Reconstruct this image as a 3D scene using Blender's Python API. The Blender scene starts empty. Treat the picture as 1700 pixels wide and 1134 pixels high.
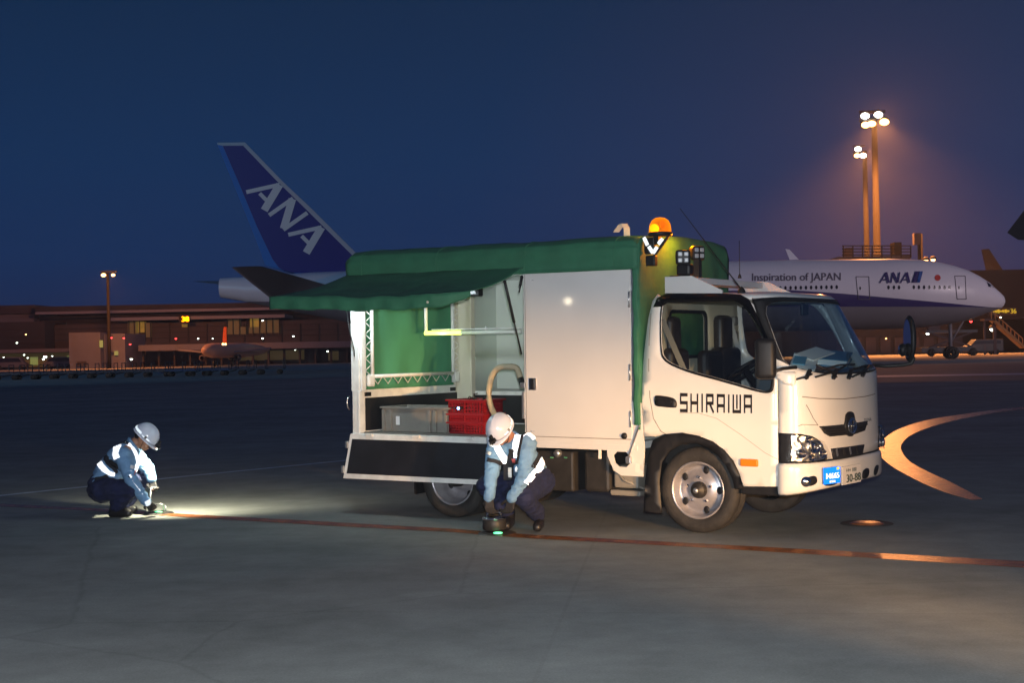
import bpy, bmesh, math, random
from mathutils import Vector, Matrix, noise
from mathutils.geometry import delaunay_2d_cdt
from mathutils.bvhtree import BVHTree
random.seed(4)
SC = bpy.context.scene
COL = SC.collection
V = Vector

# ------------------------------------------------------------------ camera
FPX, CX, CY = 2265.0, 850.0, 567.0          # focal length and centre in photo pixels
RHO, PITCH, CAMH = 0.020, 0.0062, 1.57
_f = V((0, math.cos(PITCH), math.sin(PITCH)))
_r = V((1, 0, 0)); _u = _r.cross(_f)
CR = _r * math.cos(RHO) - _u * math.sin(RHO)
CU = _r * math.sin(RHO) + _u * math.cos(RHO)
CF = _f
CAM = V((0, 0, CAMH))
cd = bpy.data.cameras.new('camera'); cam = bpy.data.objects.new('camera', cd); COL.objects.link(cam)
cd.sensor_width = 36; cd.lens = FPX / 1700 * 36; cd.clip_end = 5000; cd.clip_start = 0.05
m = Matrix((( CR.x, CU.x, -CF.x, 0), (CR.y, CU.y, -CF.y, 0), (CR.z, CU.z, -CF.z, CAMH), (0, 0, 0, 1)))
cam.matrix_world = m
SC.camera = cam

def ray(u, v): return CF + CR * ((u - CX) / FPX) - CU * ((v - CY) / FPX)
def P(u, v, y):                               # the point seen at (u, v) that stands y metres away
    d = ray(u, v); return CAM + d * (y / d.y)
def G(u, v, z=0.0):                           # the ground point seen at (u, v)
    d = ray(u, v); return CAM + d * ((z - CAMH) / d.z)

# ------------------------------------------------------------------ view, world
SC.view_settings.view_transform = 'Standard'; SC.view_settings.look = 'None'
SC.view_settings.exposure = 0; SC.view_settings.gamma = 1
w = bpy.data.worlds.new('World'); SC.world = w; w.use_nodes = True
nt = w.node_tree; N = nt.nodes; L = nt.links
bg = N['Background']
tc = N.new('ShaderNodeTexCoord'); sep = N.new('ShaderNodeSeparateXYZ'); L.new(tc.outputs['Generated'], sep.inputs[0])
rp = N.new('ShaderNodeValToRGB'); L.new(sep.outputs['Z'], rp.inputs[0])
els = [(0.0, (.014, .018, .062)), (.03, (.012, .023, .080)), (.07, (.009, .029, .100)), (.14, (.006, .028, .092)), (.25, (.0035, .020, .064)), (.6, (.010, .026, .070))]
for i, (p, c) in enumerate(els):
    e = rp.color_ramp.elements[i] if i < 2 else rp.color_ramp.elements.new(p)
    e.position = p; e.color = (*c, 1)
# warm glow painted into the sky, over the aprons to the right
dotn = N.new('ShaderNodeVectorMath'); dotn.operation = 'DOT_PRODUCT'
L.new(tc.outputs['Generated'], dotn.inputs[0]); gd = V((.27, 1, .04)).normalized(); dotn.inputs[1].default_value = gd
gr = N.new('ShaderNodeValToRGB'); L.new(dotn.outputs['Value'], gr.inputs[0])
g = gr.color_ramp; g.elements[0].position = .955; g.elements[0].color = (0, 0, 0, 1)
g.elements[1].position = 1.0; g.elements[1].color = (.013, .004, .000, 1)
e = g.elements.new(.985); e.color = (.006, .002, .0, 1)
ad = N.new('ShaderNodeMixRGB'); ad.blend_type = 'ADD'; ad.inputs[0].default_value = 1
L.new(rp.outputs[0], ad.inputs[1]); L.new(gr.outputs[0], ad.inputs[2]); L.new(ad.outputs[0], bg.inputs[0])
bg.inputs[1].default_value = 1.0

# ------------------------------------------------------------------ truck frame
YAW, TILT = math.radians(-33.0), 0.0095
TX = V((math.cos(YAW) * math.cos(TILT), math.sin(YAW) * math.cos(TILT), -math.sin(TILT)))
TY = V((-math.sin(YAW), math.cos(YAW), 0)); TZ = TX.cross(TY)
TO = G(1163, 885) - TY * 0.08
TM = Matrix(((TX.x, TY.x, TZ.x, TO.x), (TX.y, TY.y, TZ.y, TO.y), (TX.z, TY.z, TZ.z, TO.z), (0, 0, 0, 1)))
def tw(p): return TM @ V(p)
def T(u, v, y=0.0, ax=1):                     # truck-frame point on the plane y = const (or x / z with ax 0 / 2)
    d = ray(u, v); n = (TX, TY, TZ)[ax]
    t = ((TO - CAM).dot(n) + y) / d.dot(n); p = CAM + d * t - TO
    return V((p.dot(TX), p.dot(TY), p.dot(TZ)))

# ------------------------------------------------------------------ lights
def light(name, kind, loc, power, color, size=.1, target=None, spot=None, blend=.5):
    ld = bpy.data.lights.new(name, kind); ld.energy = power; ld.color = color
    if kind == 'AREA': ld.size = size
    else: ld.shadow_soft_size = size
    if spot: ld.spot_size = math.radians(spot); ld.spot_blend = blend
    o = bpy.data.objects.new(name, ld); COL.objects.link(o); o.location = loc
    if target is not None:
        o.rotation_euler = (V(target) - V(loc)).to_track_quat('-Z', 'Y').to_euler()
    return o
light('camera_flash', 'SPOT', (0.05, 0.0, 1.72), 3100, (.93, .97, 1), .04, (0, 10, 1.0), 100, .6)
for hx, tx_, pw_ in ((4.6, .75, 3600), (4.6, -1.0, 3400), (5.7, -.15, 3200), (5.7, -2.7, 4200)): light('car_headlight', 'SPOT', (hx, 1.2, .72), pw_, (1, .55, .22), .09, tw((tx_, 0, .50)), 17, 1.0)
light('fill_light', 'SPOT', (-75, 35, 24), 50000, (.34, .68, 1), .8, (-17, 120, 12), 38, .6)  # unseen cool lamp added to light the airliner's tail
light('fill_light', 'SPOT', (95, 45, 26), 95000, (1, .80, .86), .8, (46, 120, 4), 46, .8)  # unseen lamp added to brighten the airliner's side
light('fill_light', 'SPOT', (-62, 84, 3.5), 9000, (1, .45, .22), .4, (-24, 112, 8), 34, .8)  # low warm lamp, unseen, added to tint the tailplane
light('fill_light', 'SPOT', (-130, 130, 18), 15000, (1, .34, .36), .8, (-60, 235, 3), 90, .6)  # unseen reddish lamp added to lift the terminal front

# ------------------------------------------------------------------ materials
def mat(name, col, rough=.6, metal=0, spec=.5, var=0.0, vscale=6, bump=0.0, bscale=40, emit=None, estr=0, coat=0, col2=None, alpha=1, noise_detail=6):
    mt = bpy.data.materials.new(name); mt.use_nodes = True
    n = mt.node_tree.nodes; l = mt.node_tree.links; b = n['Principled BSDF']
    b.inputs['Base Color'].default_value = (*col, 1); b.inputs['Roughness'].default_value = rough
    b.inputs['Metallic'].default_value = metal; b.inputs['Specular IOR Level'].default_value = spec
    b.inputs['Coat Weight'].default_value = coat; b.inputs['Coat Roughness'].default_value = .08
    if var or col2 or bump:
        t = n.new('ShaderNodeTexCoord')
    if var or col2:
        x = n.new('ShaderNodeTexNoise'); x.inputs['Scale'].default_value = vscale; x.inputs['Detail'].default_value = noise_detail
        l.new(t.outputs['Object'], x.inputs['Vector'])
        r = n.new('ShaderNodeValToRGB'); l.new(x.outputs[0], r.inputs[0])
        c2 = col2 or tuple(c * (1 - var) for c in col)
        r.color_ramp.elements[0].position = .35; r.color_ramp.elements[1].position = .68
        r.color_ramp.elements[0].color = (*c2, 1); r.color_ramp.elements[1].color = (*[min(1, c * (1 + var * .5)) for c in col], 1)
        l.new(r.outputs[0], b.inputs['Base Color'])
    if bump:
        x2 = n.new('ShaderNodeTexNoise'); x2.inputs['Scale'].default_value = bscale; x2.inputs['Detail'].default_value = 4
        l.new(t.outputs['Object'], x2.inputs['Vector'])
        bp = n.new('ShaderNodeBump'); bp.inputs['Strength'].default_value = bump; bp.inputs['Distance'].default_value = .02
        l.new(x2.outputs[0], bp.inputs['Height']); l.new(bp.outputs[0], b.inputs['Normal'])
    if emit:
        b.inputs['Emission Color'].default_value = (*emit, 1); b.inputs['Emission Strength'].default_value = estr
    return mt
def glass(name, tint=(.75, .82, .82), rough=.02, f=1.0):
    mt = bpy.data.materials.new(name); mt.use_nodes = True
    n = mt.node_tree.nodes; l = mt.node_tree.links; n.remove(n['Principled BSDF'])
    tr = n.new('ShaderNodeBsdfTransparent'); tr.inputs[0].default_value = (*tint, 1)
    gl = n.new('ShaderNodeBsdfGlossy'); gl.inputs['Roughness'].default_value = rough
    fr = n.new('ShaderNodeFresnel'); ge = n.new('ShaderNodeNewGeometry'); ir = n.new('ShaderNodeMapRange')   # a thin pane: the same index from both sides
    ir.inputs['To Min'].default_value = 1.5; ir.inputs['To Max'].default_value = 1 / 1.5; l.new(ge.outputs['Backfacing'], ir.inputs[0]); l.new(ir.outputs[0], fr.inputs[0])
    mu = n.new('ShaderNodeMath'); mu.operation = 'MULTIPLY'; mu.inputs[1].default_value = f; mu.use_clamp = True
    mx = n.new('ShaderNodeMixShader'); l.new(fr.outputs[0], mu.inputs[0]); l.new(mu.outputs[0], mx.inputs[0])
    l.new(tr.outputs[0], mx.inputs[1]); l.new(gl.outputs[0], mx.inputs[2]); l.new(mx.outputs[0], n['Material Output'].inputs[0])
    return mt
def retro(name, col, rough=.42, mixf=.5):     # retroreflective sheeting: its micro prisms send a lamp's light back to where it came from
    mt = bpy.data.materials.new(name); mt.use_nodes = True
    n = mt.node_tree.nodes; l = mt.node_tree.links; b = n['Principled BSDF']
    b.inputs['Base Color'].default_value = (*col, 1); b.inputs['Roughness'].default_value = .5
    g_ = n.new('ShaderNodeNewGeometry'); gl = n.new('ShaderNodeBsdfGlossy'); gl.inputs['Roughness'].default_value = rough
    gl.inputs[0].default_value = (*col, 1); l.new(g_.outputs['Incoming'], gl.inputs['Normal'])
    mx = n.new('ShaderNodeMixShader'); mx.inputs[0].default_value = mixf
    l.new(b.outputs[0], mx.inputs[1]); l.new(gl.outputs[0], mx.inputs[2]); l.new(mx.outputs[0], n['Material Output'].inputs[0])
    return mt

M = {}
M['paint'] = mat('truck_white_paint', (.70, .69, .66), .32, spec=.5, coat=.6, var=.04, vscale=3)
M['panel'] = mat('white_panel', (.60, .59, .58), .6, spec=.2, var=.05, vscale=2, coat=.3)
M['panel'].node_tree.nodes['Principled BSDF'].inputs['Coat Roughness'].default_value = .035
M['whitemetal'] = mat('white_metal', (.76, .76, .73), .45, var=.12, vscale=9)
M['silver'] = mat('aluminium', (.55, .56, .58), .35, metal=.9, var=.15, vscale=10)
M['chrome'] = mat('chrome', (.8, .8, .82), .08, metal=1)
M['black'] = mat('black_plastic', (.010, .010, .012), .5, spec=.3, var=.3, vscale=20)
M['blackpanel'] = mat('black_board', (.009, .009, .013), .55, var=.4, vscale=5, bump=.1, bscale=30)
M['rubber'] = mat('rubber', (.022, .020, .019), .75, var=.35, vscale=14, bump=.3, bscale=60)
M['chassis'] = mat('chassis_black', (.020, .018, .017), .55, var=.4, vscale=10)
M['rim'] = mat('painted_steel_rim', (.38, .37, .40), .38, metal=.55, var=.2, vscale=12)
M['tarp'] = mat('green_canvas', (.024, .142, .074), .75, var=.15, vscale=5, bump=.38, bscale=9)
M['tarp_in'] = mat('green_curtain', (.055, .24, .125), .8, var=.12, vscale=2.5, bump=.12, bscale=8)
M['grey_wall'] = mat('pale_grey_wall', (.52, .55, .52), .6, var=.05, vscale=2)
M['cream'] = mat('cream_trim', (.62, .58, .46), .65, var=.06)
M['seat'] = mat('seat_vinyl', (.028, .022, .022), .42, var=.3, vscale=12)
M['dash'] = mat('dashboard', (.10, .12, .14), .6)
M['glass'] = glass('window_glass', (.62, .67, .69), .01, 1.1)
M['wglass'] = glass('windscreen_glass', (.60, .72, .78), .01, 2.0)
M['lens'] = glass('clear_lens', (.9, .9, .9), .03, 1.2)
M['smoke'] = glass('smoked_visor', (.22, .20, .22), .08, 1.2)
M['mirror'] = mat('mirror', (.85, .87, .9), .03, metal=1)
M['reflector'] = mat('lamp_reflector', (.9, .9, .9), .28, metal=1, bump=.5, bscale=25)
M['orange_lens'] = mat('orange_lens', (.75, .20, .01), .15, coat=.5)
M['lettering'] = mat('black_lettering', (.012, .010, .010), .4)
M['seam'] = mat('panel_gap', (.16, .14, .12), .8)
M['redplastic'] = mat('red_plastic', (.23, .006, .011), .45, var=.12, vscale=10)
M['greyplastic'] = mat('grey_plastic', (.20, .19, .17), .5, var=.1, vscale=8)
M['paper_white'] = mat('paper_white', (.90, .90, .88), .6)
M['label_white'] = mat('paper_label', (.7, .7, .7), .6)
M['beige_hose'] = mat('beige_hose', (.42, .36, .24), .6, var=.1, bump=.4, bscale=90)
M['retro'] = retro('silver_reflective_tape', (.95, .96, 1.0))
M['retro_blue'] = retro('blue_reflective_sheet', (.004, .16, .95), .5, .6)
M['retro_white'] = retro('white_reflective_print', (.9, .95, 1), .5, .5)
M['retro_yellow'] = retro('yellow_reflective_print', (.9, .8, .1), .5, .5)
M['plate'] = mat('number_plate', (.62, .60, .58), .45)
M['plate_green'] = mat('plate_print', (.05, .08, .05), .5)
M['shirt'] = mat('light_blue_cotton', (.155, .30, .50), .85, var=.12, vscale=10, bump=.5, bscale=22)
M['navy'] = mat('navy_cotton', (.006, .011, .052), .85, var=.3, vscale=9, bump=.5, bscale=20)
M['skin'] = mat('skin', (.42, .20, .12), .5, var=.08)
M['hair'] = mat('black_hair', (.008, .007, .007), .6)
M['helmet'] = mat('helmet_shell', (.66, .70, .80), .22, coat=.6)
M['glove'] = mat('dark_work_glove', (.012, .011, .013), .75, bump=.3, bscale=40)
M['leather'] = mat('boot_leather', (.010, .009, .010), .45)
M['vest_black'] = mat('black_webbing', (.010, .011, .018), .8)
M['pinkred'] = mat('red_tab', (.55, .09, .08), .5)
M['tube_yellow'] = mat('tube_painted_glow', (.9, .9, .3), .4, emit=(.85, 1.0, .12), estr=3.0)  # emission stands in for light falling on the tube
M['tube_white'] = mat('frosted_tube', (.66, .70, .62), .4)
M['led_blue'] = mat('blue_led', (.2, .3, 1), .4, emit=(.25, .45, 1.0), estr=7)
M['led_green'] = mat('green_led', (.2, 1, .5), .4, emit=(.12, 1.0, .42), estr=1.6)
def amber_dome():
    mt = bpy.data.materials.new('amber_dome'); mt.use_nodes = True; n = mt.node_tree.nodes; l = mt.node_tree.links; n.remove(n['Principled BSDF'])
    a = n.new('ShaderNodeBsdfTransparent'); a.inputs[0].default_value = (1, .42, .02, 1); e = n.new('ShaderNodeEmission'); e.inputs[0].default_value = (1, .27, 0, 1); e.inputs[1].default_value = 1.5
    lw = n.new('ShaderNodeLayerWeight'); lw.inputs[0].default_value = .45; mr = n.new('ShaderNodeMapRange'); mr.inputs['To Min'].default_value = .30; mr.inputs['To Max'].default_value = .95
    gl = n.new('ShaderNodeBsdfGlossy'); gl.inputs['Roughness'].default_value = .05; x1 = n.new('ShaderNodeMixShader'); x2 = n.new('ShaderNodeMixShader'); x2.inputs[0].default_value = .06
    l.new(lw.outputs['Facing'], mr.inputs[0]); l.new(mr.outputs[0], x1.inputs[0]); l.new(a.outputs[0], x1.inputs[1]); l.new(e.outputs[0], x1.inputs[2]); l.new(x1.outputs[0], x2.inputs[1]); l.new(gl.outputs[0], x2.inputs[2]); l.new(x2.outputs[0], n['Material Output'].inputs[0])
    return mt
M['amber'] = amber_dome()
M['amber_reflector'] = mat('amber_reflector', (.5, .12, .01), .3, emit=(.55, .09, .0), estr=.8)
M['amber_hot'] = mat('amber_bulb', (1, .6, .1), .2, emit=(1.0, .62, .03), estr=5)
M['led_chip'] = mat('lamp_chips', (.34, .36, .38), .25)

# ground
def ground_mat(name, c1, c2, rough, tint=None, grain=.35, spec=.5):
    mt = bpy.data.materials.new(name); mt.use_nodes = True
    n = mt.node_tree.nodes; l = mt.node_tree.links; b = n['Principled BSDF']
    t = n.new('ShaderNodeTexCoord')
    a = n.new('ShaderNodeTexNoise'); a.inputs['Scale'].default_value = .35; a.inputs['Detail'].default_value = 5; a.inputs['Roughness'].default_value = .6
    mp = n.new('ShaderNodeMapping'); mp.inputs['Scale'].default_value = (1, 1, 1); mp.inputs['Rotation'].default_value = (0, 0, .5)
    l.new(t.outputs['Object'], mp.inputs[0]); l.new(mp.outputs[0], a.inputs['Vector'])
    st = n.new('ShaderNodeTexNoise'); st.inputs['Scale'].default_value = .5; st.inputs['Detail'].default_value = 7
    mp2 = n.new('ShaderNodeMapping'); mp2.inputs['Scale'].default_value = (.35, 2.2, 1); mp2.inputs['Rotation'].default_value = (0, 0, -.35)
    l.new(t.outputs['Object'], mp2.inputs[0]); l.new(mp2.outputs[0], st.inputs['Vector'])
    f = n.new('ShaderNodeTexNoise'); f.inputs['Scale'].default_value = 70; f.inputs['Detail'].default_value = 3
    l.new(t.outputs['Object'], f.inputs['Vector'])
    m1 = n.new('ShaderNodeMath'); m1.operation = 'MULTIPLY_ADD'; m1.inputs[1].default_value = .9; l.new(a.outputs[0], m1.inputs[0])
    m2 = n.new('ShaderNodeMath'); m2.operation = 'MULTIPLY_ADD'; m2.inputs[1].default_value = .35; m2.inputs[2].default_value = -.175; l.new(st.outputs[0], m2.inputs[0])
    m3 = n.new('ShaderNodeMath'); m3.operation = 'MULTIPLY_ADD'; m3.inputs[1].default_value = grain; m3.inputs[2].default_value = -grain / 2; l.new(f.outputs[0], m3.inputs[0])
    l.new(m2.outputs[0], m1.inputs[2]); s_ = n.new('ShaderNodeMath'); l.new(m1.outputs[0], s_.inputs[0]); l.new(m3.outputs[0], s_.inputs[1])
    r = n.new('ShaderNodeValToRGB'); l.new(s_.outputs[0], r.inputs[0])
    r.color_ramp.elements[0].position = .25; r.color_ramp.elements[1].position = .70
    r.color_ramp.elements[0].color = (*c1, 1); r.color_ramp.elements[1].color = (*c2, 1)
    # slab joints and old patches
    bk = n.new('ShaderNodeTexBrick'); mp3 = n.new('ShaderNodeMapping'); mp3.inputs['Rotation'].default_value = (0, 0, .12); mp3.inputs['Location'].default_value = (.7, 2.1, 0)
    l.new(t.outputs['Object'], mp3.inputs[0]); l.new(mp3.outputs[0], bk.inputs['Vector']); bk.offset = 0; bk.inputs['Scale'].default_value = 1; bk.inputs['Brick Width'].default_value = 60; bk.inputs['Row Height'].default_value = 3.4
    bk.inputs['Mortar Size'].default_value = .014; bk.inputs['Mortar Smooth'].default_value = .4; bk.inputs['Color1'].default_value = (1, 1, 1, 1); bk.inputs['Color2'].default_value = (.95, .96, .965, 1); bk.inputs['Mortar'].default_value = (.91, .91, .91, 1)
    md_ = n.new('ShaderNodeTexNoise'); md_.inputs['Scale'].default_value = 2.3; md_.inputs['Detail'].default_value = 8; md_.inputs['Roughness'].default_value = .7; l.new(t.outputs['Object'], md_.inputs['Vector'])
    mr_ = n.new('ShaderNodeMapRange'); mr_.inputs['From Min'].default_value = .3; mr_.inputs['From Max'].default_value = .7; mr_.inputs['To Min'].default_value = .80; mr_.inputs['To Max'].default_value = 1.12; l.new(md_.outputs[0], mr_.inputs[0])
    vo = n.new('ShaderNodeTexVoronoi'); vo.feature = 'DISTANCE_TO_EDGE'; vo.inputs['Scale'].default_value = .22; wv = n.new('ShaderNodeMixRGB'); wv.inputs[0].default_value = .12; l.new(t.outputs['Object'], wv.inputs[1]); l.new(md_.outputs['Color'], wv.inputs[2]); l.new(wv.outputs[0], vo.inputs['Vector'])
    vr = n.new('ShaderNodeMapRange'); vr.inputs['From Max'].default_value = .004; vr.inputs['To Min'].default_value = .87; vr.inputs['To Max'].default_value = 1; l.new(vo.outputs[0], vr.inputs[0])
    mm = n.new('ShaderNodeMath'); mm.operation = 'MULTIPLY'; l.new(mr_.outputs[0], mm.inputs[0]); l.new(vr.outputs[0], mm.inputs[1])
    x1 = n.new('ShaderNodeMixRGB'); x1.blend_type = 'MULTIPLY'; x1.inputs[0].default_value = 1; l.new(r.outputs[0], x1.inputs[1]); l.new(bk.outputs['Color'], x1.inputs[2])
    x2 = n.new('ShaderNodeMixRGB'); x2.blend_type = 'MULTIPLY'; x2.inputs[0].default_value = 1; l.new(x1.outputs[0], x2.inputs[1]); l.new(mm.outputs[0], x2.inputs[2])
    l.new(x2.outputs[0], b.inputs['Base Color']); b.inputs['Roughness'].default_value = rough; b.inputs['Specular IOR Level'].default_value = spec
    bp = n.new('ShaderNodeBump'); bp.inputs['Strength'].default_value = .5; bp.inputs['Distance'].default_value = .004
    f2 = n.new('ShaderNodeTexNoise'); f2.inputs['Scale'].default_value = 120; f2.inputs['Detail'].default_value = 3; l.new(t.outputs['Object'], f2.inputs['Vector'])
    l.new(f2.outputs[0], bp.inputs['Height']); l.new(bp.outputs[0], b.inputs['Normal'])
    return mt
M['asphalt'] = ground_mat('apron_asphalt', (.22, .23, .215), (.34, .35, .33), .92, spec=.1, grain=.5)
M['concrete'] = ground_mat('far_concrete', (.20, .18, .16), (.28, .25, .23), .75, spec=.3)
M['darkstrip'] = ground_mat('dark_asphalt', (.03, .03, .03), (.05, .05, .05), .8)
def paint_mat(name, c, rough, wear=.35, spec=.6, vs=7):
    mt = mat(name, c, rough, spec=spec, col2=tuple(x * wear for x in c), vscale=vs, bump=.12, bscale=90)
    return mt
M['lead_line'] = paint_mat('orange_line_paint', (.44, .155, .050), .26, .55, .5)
M['white_line'] = paint_mat('white_line_paint', (.62, .68, .74), .6, .7)

# ------------------------------------------------------------------ mesh building
def link(o, parent=None):
    COL.objects.link(o)
    if parent is not None: o.parent = parent
    return o
def tag(o, label=None, cat=None, group=None, kind=None):
    if label: o['label'] = label
    if cat: o['category'] = cat
    if group: o['group'] = group
    if kind: o['kind'] = kind
    return o
def empty(name, loc=(0, 0, 0), rz=0, label=None, cat=None, group=None, mtx=None):
    o = bpy.data.objects.new(name, None); link(o); o.empty_display_size = .2
    if mtx is not None: o.matrix_world = mtx
    else: o.location = loc; o.rotation_euler = (0, 0, rz)
    tag(o, label, cat, group); return o

class MB:
    def __init__(s): s.bm = bmesh.new(); s.mi = 0
    def _new(s, verts): 
        fs = set()
        for v in verts:
            for f in v.link_faces: fs.add(f)
        for f in fs: f.material_index = s.mi
    def box(s, c, size, rot=None, bevel=0, seg=2):
        r = bmesh.ops.create_cube(s.bm, size=1); vs = r['verts']
        for v in vs: v.co = V((v.co.x * size[0], v.co.y * size[1], v.co.z * size[2]))
        if bevel:
            es = list({e for v in vs for e in v.link_edges})
            rr = bmesh.ops.bevel(s.bm, geom=es, offset=bevel, segments=seg, affect='EDGES', profile=.5)
            vs = list({v for f in rr['faces'] for v in f.verts})
            vs = list({v for v0 in vs for f in v0.link_faces for v in f.verts})
        if rot is not None:
            R_ = rot if isinstance(rot, Matrix) else Matrix.Rotation(rot, 3, 'Z')
            for v in vs: v.co = R_ @ v.co
        for v in vs: v.co += V(c)
        s._new(vs); return s
    def bar(s, a, b, wdt, hgt, up=(0, 0, 1)):   # rectangular bar from a to b
        a, b = V(a), V(b); d = b - a; z = d.normalized(); x = z.cross(V(up))
        if x.length < 1e-4: x = z.cross(V((0, 1, 0)))
        x.normalize(); y = z.cross(x)
        vs = [s.bm.verts.new(p + x * (i * wdt / 2) + y * (j * hgt / 2)) for p in (a, b) for i, j in ((-1, -1), (1, -1), (1, 1), (-1, 1))]
        for q in ((3, 2, 1, 0), (4, 5, 6, 7), (0, 1, 5, 4), (1, 2, 6, 5), (2, 3, 7, 6), (3, 0, 4, 7)): s.bm.faces.new([vs[k] for k in q])
        s._new(vs); return s
    def tube(s, pts, r, n=8, cap=True):
        pts = [V(p) for p in pts]; rr = r if isinstance(r, (list, tuple)) else [r] * len(pts); rings = []
        for i, p in enumerate(pts):
            t = (pts[min(i + 1, len(pts) - 1)] - pts[max(i - 1, 0)]).normalized()
            x = t.cross(V((0, 0, 1)))
            if x.length < .05: x = t.cross(V((0, 1, 0)))
            x.normalize(); y = t.cross(x)
            if rings and x.dot(px) < 0: x, y = -x, -y
            px = x
            rings.append([s.bm.verts.new(p + (x * math.cos(a) + y * math.sin(a)) * rr[i]) for a in [2 * math.pi * k / n for k in range(n)]])
        for a, b in zip(rings, rings[1:]):
            for k in range(n): s.bm.faces.new((a[k], a[(k + 1) % n], b[(k + 1) % n], b[k])).smooth = True
        if cap:
            s.bm.faces.new(rings[0][::-1]); s.bm.faces.new(rings[-1])
        s._new([v for q in rings for v in q]); return s
    def lathe(s, prof, o, ax, n=28, smooth=True):  # prof [(radius, distance along ax)]
        o = V(o); ax = V(ax).normalized(); x = ax.cross(V((0, 0, 1)))
        if x.length < .05: x = ax.cross(V((0, 1, 0)))
        x.normalize(); y = ax.cross(x); rings = []
        for r, h in prof:
            if r < 1e-6: rings.append([s.bm.verts.new(o + ax * h)])
            else: rings.append([s.bm.verts.new(o + ax * h + (x * math.cos(a) + y * math.sin(a)) * r) for a in [2 * math.pi * k / n for k in range(n)]])
        for a, b in zip(rings, rings[1:]):
            for k in range(n):
                k2 = (k + 1) % n
                if len(a) == 1 and len(b) == 1: continue
                if len(a) == 1: f = s.bm.faces.new((a[0], b[k2], b[k]))
                elif len(b) == 1: f = s.bm.faces.new((a[k], a[k2], b[0]))
                else: f = s.bm.faces.new((a[k], a[k2], b[k2], b[k]))
                f.smooth = smooth; f.material_index = s.mi
        return s
    def prism(s, poly, d):                     # poly: 3D points of a face, extruded along d
        a = [s.bm.verts.new(V(p)) for p in poly]; b = [s.bm.verts.new(V(p) + V(d)) for p in poly]
        n = len(a); s.bm.faces.new(a); s.bm.faces.new(b[::-1])
        for k in range(n): s.bm.faces.new((a[(k + 1) % n], a[k], b[k], b[(k + 1) % n]))
        s._new(a + b); return s
    def poly(s, pts):
        f = s.bm.faces.new([s.bm.verts.new(V(p)) for p in pts]); f.material_index = s.mi; return s
    def ball(s, c, r, sub=2, scale=(1, 1, 1), rot=None):
        q = bmesh.ops.create_icosphere(s.bm, subdivisions=sub, radius=1)
        for v in q['verts']:
            p = V((v.co.x * r * scale[0], v.co.y * r * scale[1], v.co.z * r * scale[2]))
            v.co = (rot @ p if rot else p) + V(c)
            for f in v.link_faces: f.smooth = True; f.material_index = s.mi
        return s
    def grid(s, fn, nu, nv, smooth=True, closed_u=False):
        g_ = [[s.bm.verts.new(V(fn(i / nu, j / nv))) for j in range(nv + 1)] for i in range(nu + (0 if closed_u else 1))]
        ni = len(g_)
        for i in range(nu):
            for j in range(nv):
                f = s.bm.faces.new((g_[i][j], g_[(i + 1) % ni][j], g_[(i + 1) % ni][j + 1], g_[i][j + 1])); f.smooth = smooth; f.material_index = s.mi
        return s
    def build(s, name, m_, parent=None, solid=0, off=-1, bevel=0, fixn=True, smooth=False):
        if fixn: bmesh.ops.recalc_face_normals(s.bm, faces=s.bm.faces[:])
        me = bpy.data.meshes.new(name); s.bm.to_mesh(me); s.bm.free()
        for x in (m_ if isinstance(m_, (list, tuple)) else [m_]): me.materials.append(M[x] if isinstance(x, str) else x)
        if smooth:
            for p in me.polygons: p.use_smooth = True
        o = bpy.data.objects.new(name, me); link(o, parent)
        if solid:
            md = o.modifiers.new('thick', 'SOLIDIFY'); md.thickness = solid; md.offset = off
        if bevel:
            md = o.modifiers.new('bev', 'BEVEL'); md.width = bevel; md.segments = 2; md.limit_method = 'ANGLE'
        return o

def inpoly(p, poly):
    x, y = p; c = False; n = len(poly); j = n - 1
    for i in range(n):
        if (poly[i][1] > y) != (poly[j][1] > y) and x < (poly[j][0] - poly[i][0]) * (y - poly[i][1]) / (poly[j][1] - poly[i][1]) + poly[i][0]: c = not c
        j = i
    return c
def densify(poly, step, closed=True):
    out = []; n = len(poly)
    for i in range(n if closed else n - 1):
        a, b = V(poly[i][:2]), V(poly[(i + 1) % n][:2]); k = max(1, int((b - a).length / step))
        for j in range(k): out.append(a.lerp(b, j / k))
    if not closed: out.append(V(poly[-1][:2]))
    return out
def smoothpoly(poly, it=2, closed=True):
    p = [V(q[:2]) for q in poly]
    for _ in range(it):
        q = []; n = len(p)
        for i in range(n):
            a, b = p[i], p[(i + 1) % n]
            q += [a.lerp(b, .25), a.lerp(b, .75)]
        p = q
    return p
def sheet(mb, outer, fn, step=.05, holes=(), smooth=True):
    vs, es = [], []
    for lp in [outer] + list(holes):
        d = densify(lp, step); b0 = len(vs); vs += d
        es += [(b0 + i, b0 + (i + 1) % len(d)) for i in range(len(d))]
    xs = [v.x for v in vs]; ys = [v.y for v in vs]
    x = min(xs) + step / 2
    bd = list(vs)
    while x < max(xs):
        y = min(ys) + step / 2
        while y < max(ys):
            q = V((x, y))
            if inpoly(q, outer) and not any(inpoly(q, h) for h in holes) and min((q - b).length for b in bd) > step * .55: vs.append(q)
            y += step
        x += step
    r = delaunay_2d_cdt(vs, es, [], 0, 1e-6)
    pv, fs = r[0], r[2]
    keep = [f for f in fs if inpoly(sum((pv[k] for k in f), V((0, 0))) / len(f), outer) and not any(inpoly(sum((pv[k] for k in f), V((0, 0))) / len(f), h) for h in holes)]
    mp = {}
    for f in keep:
        for k in f:
            if k not in mp: mp[k] = mb.bm.verts.new(V(fn(pv[k].x, pv[k].y)))
        try:
            ff = mb.bm.faces.new([mp[k] for k in f]); ff.smooth = smooth; ff.material_index = mb.mi
        except ValueError: pass
    return mb
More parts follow.
